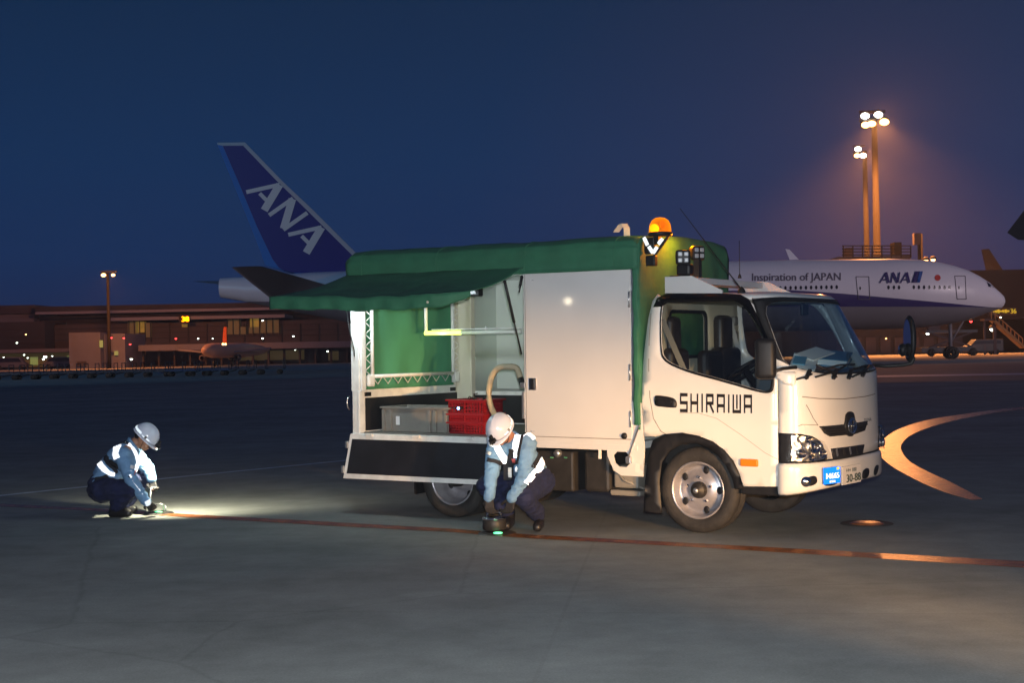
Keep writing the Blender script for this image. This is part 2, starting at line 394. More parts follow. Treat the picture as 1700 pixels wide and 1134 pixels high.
def text_tris(body, size=1.0, font_scale_x=1.0):  # flat glyph polygons of Blender's built-in font
    cu = bpy.data.curves.new('txt', 'FONT'); cu.body = body; cu.size = size; cu.resolution_u = 3
    o = bpy.data.objects.new('txt', cu); COL.objects.link(o)
    dg = bpy.context.evaluated_depsgraph_get(); me = bpy.data.meshes.new_from_object(o.evaluated_get(dg))
    vs = [(v.co.x * font_scale_x, v.co.y) for v in me.vertices]; fs = [tuple(p.vertices) for p in me.polygons]
    bpy.data.objects.remove(o); bpy.data.curves.remove(cu); bpy.data.meshes.remove(me)
    return vs, fs
def put_text(mb, body, fn, h=1.0, wd=None, bold=0):
    vs, fs = text_tris(body, 1.0)
    x0 = min(v[0] for v in vs); x1 = max(v[0] for v in vs); y0 = min(v[1] for v in vs); y1 = max(v[1] for v in vs)
    for dx in ([0] if not bold else [0, bold]):
        nv = [mb.bm.verts.new(V(fn((v[0] - x0 + dx) / (x1 - x0), (v[1] - y0) / (y1 - y0)))) for v in vs]
        for f in fs:
            try: ff = mb.bm.faces.new([nv[k] for k in f]); ff.material_index = mb.mi
            except ValueError: pass
def stroke(mb, pts, t, fn):                      # mitred flat stroke in glyph units
    pts = [V(p) for p in pts]; n = len(pts); L_, R_ = [], []
    for i in range(n):
        if i == 0: d = (pts[1] - pts[0]).normalized(); nn = V((-d.y, d.x)); k = 1
        elif i == n - 1: d = (pts[-1] - pts[-2]).normalized(); nn = V((-d.y, d.x)); k = 1
        else:
            a = (pts[i] - pts[i - 1]).normalized(); b = (pts[i + 1] - pts[i]).normalized()
            na, nb = V((-a.y, a.x)), V((-b.y, b.x)); nn = (na + nb).normalized(); k = 1 / max(.3, nn.dot(na))
        L_.append(pts[i] + nn * t / 2 * k); R_.append(pts[i] - nn * t / 2 * k)
    a = [mb.bm.verts.new(V(fn(p.x, p.y))) for p in L_]; b = [mb.bm.verts.new(V(fn(p.x, p.y))) for p in R_]
    for i in range(n - 1): mb.bm.faces.new((a[i], a[i + 1], b[i + 1], b[i])).material_index = mb.mi

def remesh(mb, name, m_, parent, voxel, smooth=4, factor=.5, crinkle=0, cscale=.05):
    me = bpy.data.meshes.new(name); mb.bm.to_mesh(me); mb.bm.free()
    o = bpy.data.objects.new(name, me); COL.objects.link(o)
    md = o.modifiers.new('r', 'REMESH'); md.mode = 'VOXEL'; md.voxel_size = voxel; md.use_smooth_shade = True
    sm = o.modifiers.new('s', 'SMOOTH'); sm.iterations = smooth; sm.factor = factor
    bpy.context.view_layer.update()
    dg = bpy.context.evaluated_depsgraph_get(); me2 = bpy.data.meshes.new_from_object(o.evaluated_get(dg))
    bpy.data.objects.remove(o)
    if crinkle:
        for v, nrm in zip(me2.vertices, [n_.vector.copy() for n_ in me2.vertex_normals]):
            q = v.co / cscale
            k = noise.noise(V((q.x * .55 + q.z * .4, q.y * .55, q.z * 1.6 - q.x * .5))) + .22 * noise.noise(q * 2.1)
            k = 1 - abs(k) * 2.2
            v.co += nrm * crinkle * k
    for p in me2.polygons: p.use_smooth = True
    me2.name = name; me2.materials.clear(); me2.materials.append(M[m_])
    return link(bpy.data.objects.new(name, me2), parent)
def cap(mb, a, b, r0, r1, n=14):                  # tapered capsule
    a, b = V(a), V(b); mb.ball(a, r0, 2); mb.ball(b, r1, 2); mb.tube([a, b], [r0, r1], n)
def rrect(x0, y0, x1, y1, r, n=5):
    out = []
    for cx, cy, a in ((x1 - r, y1 - r, 0), (x0 + r, y1 - r, 90), (x0 + r, y0 + r, 180), (x1 - r, y0 + r, 270)):
        out += [V((cx + r * math.cos(math.radians(a + 90 * k / n)), cy + r * math.sin(math.radians(a + 90 * k / n)))) for k in range(n + 1)]
    return out
def arc(c, r, a0, a1, n=12): return [V((c[0] + r * math.cos(a0 + (a1 - a0) * k / n), c[1] + r * math.sin(a0 + (a1 - a0) * k / n))) for k in range(n + 1)]
def copy_tree(o, parent=None):
    c = o.copy(); COL.objects.link(c)
    if parent is not None: c.parent = parent
    for ch in [q for q in o.children]: copy_tree(ch, c)
    return c
def interp(tab, x):
    if x <= tab[0][0]: return tab[0][1:]
    for a, b in zip(tab, tab[1:]):
        if x <= b[0]:
            t = (x - a[0]) / (b[0] - a[0]); return tuple(p + (q - p) * t for p, q in zip(a[1:], b[1:]))
    return tab[-1][1:]

# ================================================================== SETTING
def flat(name, pts, m_, z, label=None):
    mb = MB(); mb.poly([V((p[0], p[1], z)) for p in pts]); o = mb.build(name, m_)
    if o.data.polygons[0].normal.z < 0: o.data.flip_normals()
    return o
mb = MB(); mb.grid(lambda a, b: (-700 + 1400 * a, -60 + 860 * b, 0), 14, 10, smooth=False)
tag(mb.build('ground', 'asphalt'), kind='structure')
def gpoly(px): return [G(*p) for p in px]
tag(flat('apron', gpoly([(1150, 640), (1950, 628), (1990, 574), (1150, 588)]), 'concrete', .004), kind='structure')
tag(flat('apron', gpoly([(-300, 634), (575, 599), (575, 594), (-300, 614)]), 'concrete', .004), kind='structure')
tag(flat('apron', gpoly([(-300, 662), (575, 628), (1000, 607), (1000, 604), (575, 612), (-300, 646)]), 'concrete', .004), kind='structure')
def lineobj(name, up, lo, m_, z=.004):
    mb = MB()
    def res(pl, k=60):
        pts = [G(*p) for p in pl]; cum = [0]
        for a, b in zip(pts, pts[1:]): cum.append(cum[-1] + (b - a).length)
        out = []
        for i in range(k + 1):
            s_ = cum[-1] * i / k; j = max(q for q in range(len(cum) - 1) if cum[q] <= s_ + 1e-9); t = (s_ - cum[j]) / (cum[j + 1] - cum[j])
            out.append(pts[j].lerp(pts[j + 1], t))
        return out
    A, B = res(up), res(lo)
    va = [mb.bm.verts.new((p.x, p.y, z)) for p in A]; vb = [mb.bm.verts.new((p.x, p.y, z)) for p in B]
    for i in range(len(va) - 1): mb.bm.faces.new((va[i], vb[i], vb[i + 1], va[i + 1]))
    o = mb.build(name, m_, fixn=False)
    if o.data.polygons[3].normal.z < 0: o.data.flip_normals()
    return tag(o, kind='structure')
lineobj('road_marking', [(-100, 833), (0, 837), (150, 844.5), (315, 855), (540, 867), (750, 879), (866, 888), (1160, 903.5), (1450, 919), (1700, 933), (1900, 945)],
        [(-100, 837), (0, 841.5), (150, 849), (315, 860), (540, 873.5), (750, 884.5), (866, 894), (1160, 910), (1450, 928), (1700, 944), (1900, 958)], 'lead_line')
def catmull(pts, k=6):
    out = []
    for i in range(len(pts) - 1):
        p0, p1, p2, p3 = [V(pts[max(0, min(len(pts) - 1, j))]) for j in (i - 1, i, i + 1, i + 2)]
        for q in range(k):
            t = q / k; out.append(tuple(.5 * ((2 * p1) + (p2 - p0) * t + (2 * p0 - 5 * p1 + 4 * p2 - p3) * t * t + (3 * p1 - p0 - 3 * p2 + p3) * t ** 3)))
    return out + [tuple(pts[-1])]
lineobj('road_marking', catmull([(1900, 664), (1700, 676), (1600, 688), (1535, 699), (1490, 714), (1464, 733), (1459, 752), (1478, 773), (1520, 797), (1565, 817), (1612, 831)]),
        catmull([(1900, 668), (1700, 680), (1612, 693), (1556, 706), (1516, 721), (1498, 736), (1497, 750), (1512, 768), (1545, 786), (1582, 803), (1632, 830)]), 'lead_line')  # arc tapers off early, shaped after the fading lamp reflection
lineobj('road_marking', [(-60, 829), (300, 791.5), (700, 752)], [(-60, 831), (300, 793.2), (700, 753.2)], 'white_line')
lineobj('road_marking', [(1380, 625), (1750, 619)], [(1380, 628), (1750, 621.5)], 'white_line', .008)

def ground_plate(name, u, v, r, label, ring=True, m_='lead_line', cat='ground light'):
    c = G(u, v); t = empty(name, c, 0, label, cat)
    mb = MB(); mb.lathe([(0, .016), (r * .8, .014), (r * .96, .006), (r, .001)], (0, 0, 0), (0, 0, 1), 32); mb.build('cover', m_, t)
    mb = MB(); mb.lathe([(r * 1.02, .004), (r * 1.5, .006), (r * 1.56, .001)], (0, 0, 0), (0, 0, 1), 32); mb.build('rim', 'darkstrip', t)
    return t
ground_plate('ground_light', 1439, 870, .145, 'round in-ground light cover shining orange on the dark apron in front of the truck bumper')

# ================================================================== THE TRUCK
truck = empty('service_truck', mtx=TM, label='white flatbed service truck with green canvas canopy, open side and amber beacon', cat='truck')
Wd = 1.84
def tum(z): 
    t = max(0, z - 1.25) / .72; return .085 * min(1.2, t) ** 1.6
def xe(z): return .735 if z < 1.33 else .735 - .265 * (z - 1.33) / .67
def DD(z): return .34 if z < .8 else (.34 - .01 * (z - .8) / .53 if z < 1.33 else .33 - .12 * (z - 1.33) / .67)
def gg(t, n=2.9): return (1 - min(1, abs(1 - 2 * t)) ** n) ** (1 / n)
def FP(y, z, off=0):                              # the cab's front surface at nominal (y, z), pushed out by off
    t = y / Wd; g_ = gg(max(0, min(1, t)))
    yy = tum(z) + (Wd - 2 * tum(z)) * t
    x = xe(z) + DD(z) * g_ + .03 * (2 * t - 1) * g_
    if off:
        k = abs(1 - 2 * t) ** 4 * (1 if t > .5 else -1)
        nx, ny = max(0.0, 1 - abs(k)), k; ln = math.hypot(nx, ny); x += off * nx / ln; yy += off * ny / ln
    return (x, yy, z)
def FG(u, v, off=0):                              # nominal (y, z) on the front surface seen at (u, v)
    best = None; prev = None; d = ray(u, v); Rt = TM.inverted()
    a = Rt @ CAM; b = (Rt.to_3x3() @ d)
    for i in range(2400):
        s_ = 8 + i * .003; p = a + b * s_; z = p.z; tt = (p.y - tum(z)) / (Wd - 2 * tum(z))
        if 0 <= tt <= 1:
            f = p.x - FP(tt * Wd, z)[0] - off
            if prev is not None and prev > 0 >= f: return (tt * Wd, z)
            prev = f
        else: prev = None
    return (0.0, T(u, v).z)
def S(u, v, off=0.0):                             # (x, z) on the near side surface
    y = 0
    for _ in range(6): q = T(u, v, y); y = tum(q.z) + off
    return (q.x, q.z)
def SP(x, z, off=0): return (x, tum(z) + off, z)
def FSP(x, z, off=0): return (x, Wd - tum(z) - off, z)
def front_patch(name, pts, m_, parent, off, solid=.01, step=.045, holes=(), raw=False):
    mb = MB(); q = pts if raw else [FG(*p) for p in pts]
    # parametrise y so the corners stay smooth
    enc = lambda y: math.acos(max(-1, min(1, 1 - 2 * y / Wd))) / math.pi * Wd
    dec = lambda s_: Wd * (.5 - .5 * math.cos(math.pi * s_ / Wd))
    sheet(mb, [(enc(a), b) for a, b in q], lambda s_, z: FP(dec(s_), z, off), step, [[(enc(a), b) for a, b in h] for h in holes])
    return mb.build(name, m_, parent, solid=solid)

cab = MB()
arch = [S(*p) for p in [(1228, 808), (1224, 790), (1214, 769), (1199, 751), (1182, 737), (1160, 727), (1133, 722), (1105, 722), (1085, 725)]]
side = [S(*p) for p in [(1068, 725), (1066, 700), (1066, 650), (1069, 590), (1076, 530), (1083, 500), (1092, 488)]] + [(-.30, 1.965), (.44, 1.965)]
side += [(xe(z), z) for z in (1.9, 1.75, 1.6, 1.45, 1.33, 1.1, .9, .64, .5)]
side += [S(1293, 808)] + arch
side[-len(arch) - 1] = (.735, side[-len(arch) - 1][1])
win = [S(*p) for p in [(1098, 508), (1106, 498), (1125, 496), (1200, 496), (1222, 498), (1236, 506), (1258, 545), (1282, 600), (1281, 640), (1276, 650), (1262, 649), (1200, 630), (1150, 617), (1120, 606), (1104, 596), (1098, 582)]]
winhole = smoothpoly(win, 2)
sheet(cab, side, lambda x, z: SP(x, z), .07, [winhole])
sheet(cab, side, lambda x, z: FSP(x, z), .07, [winhole])
# front shell with the windscreen opening
enc = lambda y: math.acos(max(-1, min(1, 1 - 2 * y / Wd))) / math.pi * Wd
dec = lambda s_: Wd * (.5 - .5 * math.cos(math.pi * s_ / Wd))
wtop, wl = 1.93, .10
glassp = [(.012, 1.46), (.025, 1.41), (.09, 1.375), (.25, 1.352), (.6, 1.338), (1.24, 1.338), (1.59, 1.352), (1.75, 1.375), (1.80, 1.41), (1.82, 1.46), (1.82, 1.6), (1.81, 1.8), (1.795, 1.88), (1.75, 1.92), (1.60, 1.935), (.92, 1.94), (.24, 1.935), (.09, 1.92), (.035, 1.89), (.016, 1.83), (.012, 1.6)]
sheet(cab, [(0, .62), (Wd, .62), (Wd, 1.965), (0, 1.965)], lambda s_, z: FP(dec(s_), z), .05, [[(enc(a), b) for a, b in glassp]])
# roof
def roof(a, b):
    x0 = -.42; x1 = FP(b * Wd, 1.965)[0]; yy = tum(1.965) + (Wd - 2 * tum(1.965)) * b
    k = max(0, (1 - abs(1 - 2 * b) ** 5)) ** .5 * max(0, 1 - abs(2 * a - 1) ** 7) ** .5
    return (x0 + (x1 - x0) * a, yy, 1.965 + .062 * k)
cab.grid(roof, 24, 24)
body = cab.build('cab', 'paint', truck, solid=.022, off=-1)
# rear wall with its window (shared by both seats)
mb = MB(); rw = [(.10, 1.50), (.90 + .84, 1.50), (1.74, 1.88), (.10, 1.88)]
sheet(mb, [(.02, .8), (Wd - .02, .8), (Wd - .02, 1.3), (Wd - .1, 1.97), (.1, 1.97), (.02, 1.3)], lambda y, z: (-.40, y, z), .12, [rrect(.30, 1.48, 1.04, 1.87, .06)])
mb.build('rear_wall', 'cream', truck, solid=.03)
mb = MB(); sheet(mb, rrect(.28, 1.46, 1.06, 1.89, .075), lambda y, z: (-.385, y, z), .12, [rrect(.31, 1.49, 1.03, 1.86, .05)])
mb.build('window_seal', 'black', truck, solid=.02)
# headlining
mb = MB(); mb.box((-.02, Wd / 2, 1.955), (.72, 1.55, .02)); mb.build('headlining', 'cream', truck)
# windscreen black band and pane
ring_o = [(0.0, 1.475), (.02, 1.42), (.09, 1.375), (.24, 1.345), (.6, 1.322), (1.24, 1.322), (1.60, 1.345), (1.75, 1.375), (1.82, 1.42), (1.84, 1.475), (1.84, 1.955), (1.60, 1.972), (.24, 1.972), (0.0, 1.955)]
front_patch('windscreen_band', ring_o, 'black', truck, .004, .006, holes=[glassp], raw=True)
front_patch('windscreen', [(.006, 1.45), (.02, 1.40), (.08, 1.365), (.25, 1.345), (.6, 1.33), (1.24, 1.33), (1.59, 1.345), (1.76, 1.365), (1.81, 1.40), (1.83, 1.45), (1.83, 1.8), (1.80, 1.90), (1.60, 1.945), (.92, 1.95), (.24, 1.945), (.03, 1.91), (.008, 1.8)], 'wglass', truck, -.006, 0, raw=True)
# side windows, seals, visors
for s_, fn, nm in ((0, SP, 'near'), (1, FSP, 'far')):
    mb = MB(); sheet(mb, [(p.x, p.y) for p in smoothpoly(win, 2)], lambda x, z: fn(x, z, .012), .1); mb.build('side_window', 'glass', truck)
    big = smoothpoly([S(*p) for p in [(1096, 506), (1104, 496), (1125, 494), (1200, 494), (1224, 496), (1239, 505), (1262, 545), (1287, 600), (1286, 645), (1280, 653), (1264, 653), (1200, 634), (1150, 621), (1118, 609), (1101, 598), (1096, 584)]], 2)
    mb = MB(); sheet(mb, big, lambda x, z: fn(x, z, -.003), .08, [smoothpoly(win, 2)]); mb.build('window_seal', 'black', truck, solid=.006, off=0)
    mb = MB(); vis = [S(*p) for p in [(1087, 510), (1093, 495), (1108, 487), (1200, 487), (1232, 489), (1246, 497), (1262, 528), (1285, 578), (1279, 578), (1256, 535), (1236, 508), (1222, 500), (1110, 503), (1101, 509)]]
    sheet(mb, vis, lambda x, z: fn(x, z, -.03), .06); mb.build('rain_visor', 'smoke', truck, solid=.004)
# side door: seams, handle, lettering, corner marker
def seam(pts, wd=.006, fn=SP, name='door_gap', off=-.0015, parent=None):
    mb = MB(); stroke(mb, [S(*p) for p in pts], wd, lambda x, z: fn(x, z, off)); return mb.build(name, 'seam', parent or truck)
door = MB()
sd = [S(*p) for p in [(1080, 640), (1078, 590), (1080, 540)]]
seam([(1081, 520), (1078, 560), (1077, 610), (1079, 660), (1085, 695), (1097, 716), (1107, 722)])
seam([(1292, 648), (1292.5, 700), (1292.8, 765)])
seam([(1128, 686), (1160, 686), (1190, 695), (1230, 722), (1270, 752), (1291, 763)], .003, name='body_crease')
hd = smoothpoly([S(*p) for p in [(1087, 658), (1092, 656), (1118, 660), (1124, 667), (1124, 676), (1120, 677.5), (1091, 675), (1087, 671)]], 2)
mb = MB(); sheet(mb, hd, lambda x, z: SP(x, z, -.004), .03); h1 = mb.build('door_handle', 'black', truck, solid=.012, off=0)
mb = MB(); a = S(1090, 662); b = S(1117, 667); mb.bar((a[0], -.02, a[1]), (b[0], -.02, b[1]), .018, .02); mb.build('grip', 'black', h1, bevel=.004)
LET = {'S': [[(.98, .92), (.1, .92), (.1, .5), (.9, .5), (.9, .08), (.02, .08)]], 'H': [[(.1, 0), (.1, 1)], [(.9, 0), (.9, 1)], [(.1, .5), (.9, .5)]], 'I': [[(.5, 0), (.5, 1)]],
       'R': [[(.1, 0), (.1, .92), (.85, .92), (.85, .5), (.1, .5)], [(.45, .5), (.95, 0)]], 'A': [[(.1, 0), (.1, .92), (.9, .92), (.9, 0)], [(.1, .38), (.9, .38)]],
       'W': [[(.08, 1), (.08, .08), (.92, .08), (.92, 1)], [(.5, .22), (.5, 1)]]}
wid = {'I': .30}
tl, tr, bl, br = S(1129, 651.5), S(1249, 654.5), S(1129, 686.5), S(1249, 688.5)
tot = sum(wid.get(c, 1.0) for c in 'SHIRAIWA') + .32 * 7
mb = MB(); x = 0; sk = 0
for c in 'SHIRAIWA':
    wl_ = wid.get(c, 1.0)
    for st in LET[c]:
        sk += 1
        def fn(px, py, x=x, wl_=wl_, sk=sk):
            u_ = (x + px * wl_ if c != 'I' else x + wl_ / 2 + (px - .5)) / tot
            q = V(bl).lerp(V(br), u_).lerp(V(tl).lerp(V(tr), u_), .06 + py * .9); return SP(q.x, q.y, -.003 - .0006 * (sk % 4))
        stroke(mb, st, .18, fn)
    x += wl_ + .32
mb.build('door_lettering', 'lettering', truck)
a = S(1230, 761); b = S(1260, 776)
mb = MB(); mb.box(((a[0] + b[0]) / 2, -.012, (a[1] + b[1]) / 2), (b[0] - a[0], .03, .062), bevel=.012); mb.build('side_indicator', 'orange_lens', truck)
# front panel details
def frontline(pts, wd, name='panel_gap'):
    mb = MB(); q = [tuple(p) for p in densify([FG(*p) for p in pts], .02, False)]; stroke(mb, q, wd, lambda y, z: FP(y, z, .004)); return mb.build(name, 'seam', truck)
frontline([(1331, 659), (1360, 662), (1400, 662.5), (1435, 658.5), (1452, 654)], .007)
frontline([(1338, 672), (1350, 695), (1357, 706)], .006)
frontline([(1325, 708), (1331, 705), (1358, 706)], .005)
gr = front_patch('grille', [(1359, 708), (1397, 705), (1440, 699), (1435, 715), (1418, 721), (1377, 725), (1368, 720)], 'chassis', truck, .006, .02)
for k in range(3):
    mb = MB(); u0 = 1366 + k * 4; q = [FG(u0, 712 + k * 4.2), FG(1400, 710.5 + k * 4.2), FG(1438 - k * 3, 704.5 + k * 4)]
    stroke(mb, q, .010, lambda y, z: FP(y, z, .012)); mb.build('slat', 'black', gr, solid=.006, off=0)
em = FG(1410, 707)
mb = MB(); ring = [V((em[0] + .085 * math.cos(a), em[1] + .068 * math.sin(a))) for a in [k * math.pi / 12 for k in range(24)]]
sheet(mb, [(p.x * 1, p.y) for p in [V((em[0] + .115 * math.cos(a), em[1] + .09 * math.sin(a) + (.03 if math.sin(a) > .5 else 0))) for a in [k * math.pi / 12 for k in range(24)]]], lambda y, z: FP(y, z, .016), .04)
eb = mb.build('emblem_base', 'black', truck, solid=.02)
mb = MB()
def ell(cx, cy, rx, ry, r, n=24): mb.tube([FP(em[0] + cx + rx * math.cos(2 * math.pi * k / n), em[1] + cy + ry * math.sin(2 * math.pi * k / n), .026) for k in range(n + 1)], r, 6, cap=False)
ell(0, 0, .082, .060, .008); ell(0, .0, .030, .058, .006); ell(0, .026, .060, .024, .006)
mb.build('emblem', 'chrome', eb)
mb = MB(); a = FG(1434, 700); b = FG(1446, 698.5); h_ = .03
put_text(mb, 'DYNA', lambda s_, t: FP(a[0] + (b[0] - a[0]) * s_ * 1.0, a[1] - .005 + h_ * t, .004)); mb.build('front_badge', 'lettering', truck)
lg = front_patch('lower_grille', [(1379, 745), (1433, 738), (1430, 754), (1400, 760), (1382, 763)], 'blackpanel', truck, .012, .02)
for k in range(4):
    mb = MB(); a = FG(1386 + k * 11, 746 - k * 1.4); c_ = FG(1388 + k * 11, 757 - k * 1.6); mb.bar(FP(a[0], a[1], .012), FP(c_[0], c_[1], .012), .012, .02); mb.build('slat', 'chassis' if k % 2 else 'silver', lg)
# bumper
bump = MB()
def bl_top(s_): return .64 + .012 * math.sin(math.pi * s_)
def bfn(a, b):
    y = Wd * (.5 - .5 * math.cos(math.pi * a)); z0 = .355 + .05 * (1 - (2 * a - 1) ** 2); z1 = .628
    z = z0 + (z1 - z0) * b; o_ = .028 * (1 - abs(2 * b - 1) ** 5) ** .5 - .004
    return FP(y, z, o_)
bump.grid(bfn, 40, 14)
bmp = bump.build('bumper', 'paint', truck, solid=.02)
mb = MB(); sheet(mb, [(0, .60), (Wd, .60), (Wd, .636), (0, .636)], lambda s_, z: FP(dec(s_), z, .004), .05); mb.build('trim_strip', 'black', truck, solid=.01)
def bfront(px, off): return [FG(p[0], p[1], .025) for p in px]
for nm, px_ in (('fog_lamp_recess', [(1346, 791), (1357, 789.5), (1358, 804), (1339, 809), (1341, 796)]), ('bumper_opening', [(1369, 788), (1396, 785), (1391, 804), (1365, 809)]),
               ('bumper_opening', [(1431, 780), (1442, 776), (1441, 792), (1430, 797)]), ('fog_lamp_recess', [(1451, 774), (1458, 771), (1455, 787), (1449, 791)])):
    q = bfront(px_, 0); mb = MB(); sheet(mb, smoothpoly(q, 2), lambda y, z: FP(y, z, .029), .03); ob = mb.build(nm, 'black', truck, solid=.005, off=1)
    if nm == 'fog_lamp_recess' and px_[0][0] < 1400:
        c_ = FG(1343, 800, .03); mb = MB(); mb.lathe([(0, .016), (.02, .014), (.036, .008), (.042, 0)], FP(c_[0], c_[1], .031), (.5, -.85, 0), 20); fl = mb.build('fog_lamp', 'chrome', ob)
def plate_obj(name, px4, m_, off=.045, th=.008):
    q = [FG(p[0], p[1], off) for p in px4]; pts = [V(FP(a, b, off)) for a, b in q]
    c0 = sum(pts, V()) / 4; X_ = ((pts[1] - pts[0]) + (pts[2] - pts[3])).normalized(); 
    Zz = V((0, 0, 1)); N_ = X_.cross(Zz).normalized(); 
    wdt = ((pts[1] - pts[0]).length + (pts[2] - pts[3]).length) / 2; hh = (abs(pts[0].z - pts[3].z) + abs(pts[1].z - pts[2].z)) / 2
    f = lambda s_, t, o_=0: c0 + X_ * (s_ - .5) * wdt + Zz * (t - .5) * hh + N_ * o_
    mb = MB(); mb.prism([f(0, 0), f(1, 0), f(1, 1), f(0, 1)], -N_ * th); return mb.build(name, m_, truck), f, th
pl, f, th = plate_obj('number_plate', [(1398, 776), (1429, 770), (1429, 800), (1399, 806)], 'plate')
mb = MB(); put_text(mb, '30-88', lambda s_, t: f(.20 + .76 * s_, .10 + .44 * t, .003), bold=.06); put_text(mb, '100', lambda s_, t: f(.52 + .22 * s_, .66 + .2 * t, .003), bold=.04)
for k in range(3): stroke(mb, [(.22 + k * .09, .68), (.22 + k * .09, .86)], .022, lambda x, y: f(x, y, .003)); stroke(mb, [(.19 + k * .09, .77), (.26 + k * .09, .77)], .03, lambda x, y: f(x, y, .003))
mb.build('plate_number', 'plate_green', pl)
pb, f2, th = plate_obj('permit_plate', [(1371, 777), (1395, 775), (1396, 801), (1372, 805)], 'retro_blue', .06)
mb = MB(); put_text(mb, '14665', lambda s_, t: f2(.10 + .78 * s_, .32 + .34 * t, .003), bold=.10); mb.build('permit_number', 'retro_white', pb)
mb = MB(); mb.prism([f2(.3, .08, .003), f2(.68, .08, .003), f2(.68, .2, .003), f2(.3, .2, .003)], V((0, 0, .0005))); mb.build('permit_strip', 'retro_white', pb)
mb = MB(); mb.prism([f2(.74, .82, .003), f2(.92, .82, .003), f2(.92, .97, .003), f2(.74, .97, .003)], V((0, 0, .0005))); mb.build('permit_mark', 'retro_yellow', pb)
# headlights: dark bezel, reflector bowls, clear lens
for sgn in (0, 1):
    if sgn == 0: hl = [(0.0, .865), (.055, .858), (.15, .835), (.235, .79), (.30, .70), (.325, .640), (.2, .622), (.06, .622), (0.0, .625)]
    else: hl = [(Wd - a, b) for a, b in [(0.0, .865), (.055, .858), (.15, .835), (.235, .79), (.30, .70), (.325, .640), (.2, .622), (.06, .622), (0.0, .625)]][::-1]
    bz = front_patch('headlight', hl, 'black', truck, .003, .008, raw=True, step=.03)
    cy = sum(a for a, b in hl) / len(hl); cz = sum(b for a, b in hl) / len(hl)
    inner = [(cy + (a - cy) * .9, cz + (b - cz) * .86) for a, b in hl]
    mb = MB(); q = inner
    def rf(s_, z):
        p = V(FP(dec(s_), z, .012)); k = math.sin(s_ * 55) * math.sin(z * 48); p.x += .012 * k; return p
    sheet(mb, [(enc(a), b) for a, b in q], rf, .016); mb.build('reflector', 'reflector', bz)
    for (yy, zz, rr) in ((.055, .70, .038), (.15, .75, .05), (.23, .69, .035), (.12, .665, .028), (.10, .81, .026)):
        yq = yy if sgn == 0 else Wd - yy
        p = V(FP(yq, zz, .02)); mb = MB(); dr = V((.8, -.6 if sgn == 0 else .6, 0))
        mb.lathe([(0, -.01), (rr * .3, .006), (rr * .34, .022), (rr * .5, -.004), (rr * .85, .012), (rr, .026), (rr * 1.06, .018)], p, dr, 18); mb.build('lamp_bowl', 'chrome', bz)
    front = front_patch('lens', [(cy + (a - cy) * .97, cz + (b - cz) * .95) for a, b in hl], 'lens', truck, .05, 0, raw=True, step=.03); front.parent = bz
# mirror-arm housings at the front corners
for pts in ([(1296, 617), (1321, 617), (1321, 638), (1316, 641), (1301, 637), (1297, 628)],):
    front_patch('corner_cover', pts, 'paint', truck, .03, .03, step=.02)
    q = [FG(*p) for p in pts]; front_patch('corner_cover', [(Wd - a, b) for a, b in q][::-1], 'paint', truck, .05, .05, raw=True, step=.02)
# wipers
for (a, b, c_) in (((1346, 621), (1318, 631), None), ((1386, 626), (1352, 606), None), ((1412, 626), (1440, 607), None), ((1352, 626), (1400, 607), None)):
    mb = MB(); p0 = FG(*a); p1 = FG(*b)
    mb.tube([FP(p0[0], p0[1], .015), FP((p0[0] + p1[0]) / 2, (p0[1] + p1[1]) / 2, .035), FP(p1[0], p1[1], .02)], .009, 6); mb.build('wiper_arm', 'black', truck)
for u in (1337, 1379, 1404, 1427):
    mb = MB(); p0 = FG(u + 6, 614); p1 = FG(u, 628 if u != 1427 else 624); mb.bar(FP(p0[0], p0[1], .02), FP(p1[0], p1[1], .025), .03, .02); p2 = FP(p1[0], p1[1], .03); mb.ball(p2, .014, 1); mb.build('wiper_pivot', 'black', truck)
mb = MB(); mb.tube([FP(.25, 1.365, .02), FP(.6, 1.40, .02), FP(.95, 1.40, .022)], .007, 6); mb.build('wiper_blade', 'black', truck)
mb = MB(); mb.tube([FP(.85, 1.36, .02), FP(1.2, 1.385, .02), FP(1.55, 1.38, .022)], .007, 6); mb.build('wiper_blade', 'black', truck)
# side mirrors
c0 = T(1271, 596, -.16)
mr = MB(); mr.box(c0, (.17, .10, .33), bevel=.045, seg=4, rot=Matrix.Rotation(.25, 3, 'Z')); near_m = mr.build('side_mirror', 'black', truck)
for p in near_m.data.polygons: p.use_smooth = True
mb = MB(); mb.tube([c0 + V((.06, .02, -.10)), T(1300, 612, -.05), T(1322, 610, .05)], .014, 8); mb.build('mirror_arm', 'black', near_m)
YM = Wd + .16
m0, m1 = T(1510, 525, YM), T(1510, 600, YM); mc = (m0 + m1) / 2
face = (TM.inverted().to_3x3() @ (CAM - TM @ mc)).normalized()
Rm = Matrix.Rotation(math.radians(62), 3, 'Z')
mb = MB(); mb.ball((0, 0, 0), 1, 3, (.042, .11, abs(m0.z - m1.z) / 2 * 1.04))
for v in mb.bm.verts: v.co.y *= 1.18 - .18 * (abs(v.co.y) / .11); v.co.x = max(v.co.x, -.022)
for v in mb.bm.verts: v.co = V(mc) + Matrix.Rotation(math.radians(40), 3, 'Z') @ v.co
fm = mb.build('front_mirror', 'black', truck)
for p in fm.data.polygons: p.use_smooth = True
mb = MB(); mb.poly([(-.0245, .085 * math.cos(k * math.pi / 16), abs(m0.z - m1.z) * .43 * math.sin(k * math.pi / 16)) for k in range(32)])
for v in mb.bm.verts: v.co = V(mc) + Matrix.Rotation(math.radians(40), 3, 'Z') @ v.co
mb.build('mirror_glass', 'mirror', fm)
rm = T(1498, 581, YM); mb = MB(); mb.lathe([(0, .03), (.05, .022), (.062, 0), (.05, -.03), (0, -.04)], rm, (-.9, -.35, 0), 20); mb.build('round_mirror', 'black', fm)
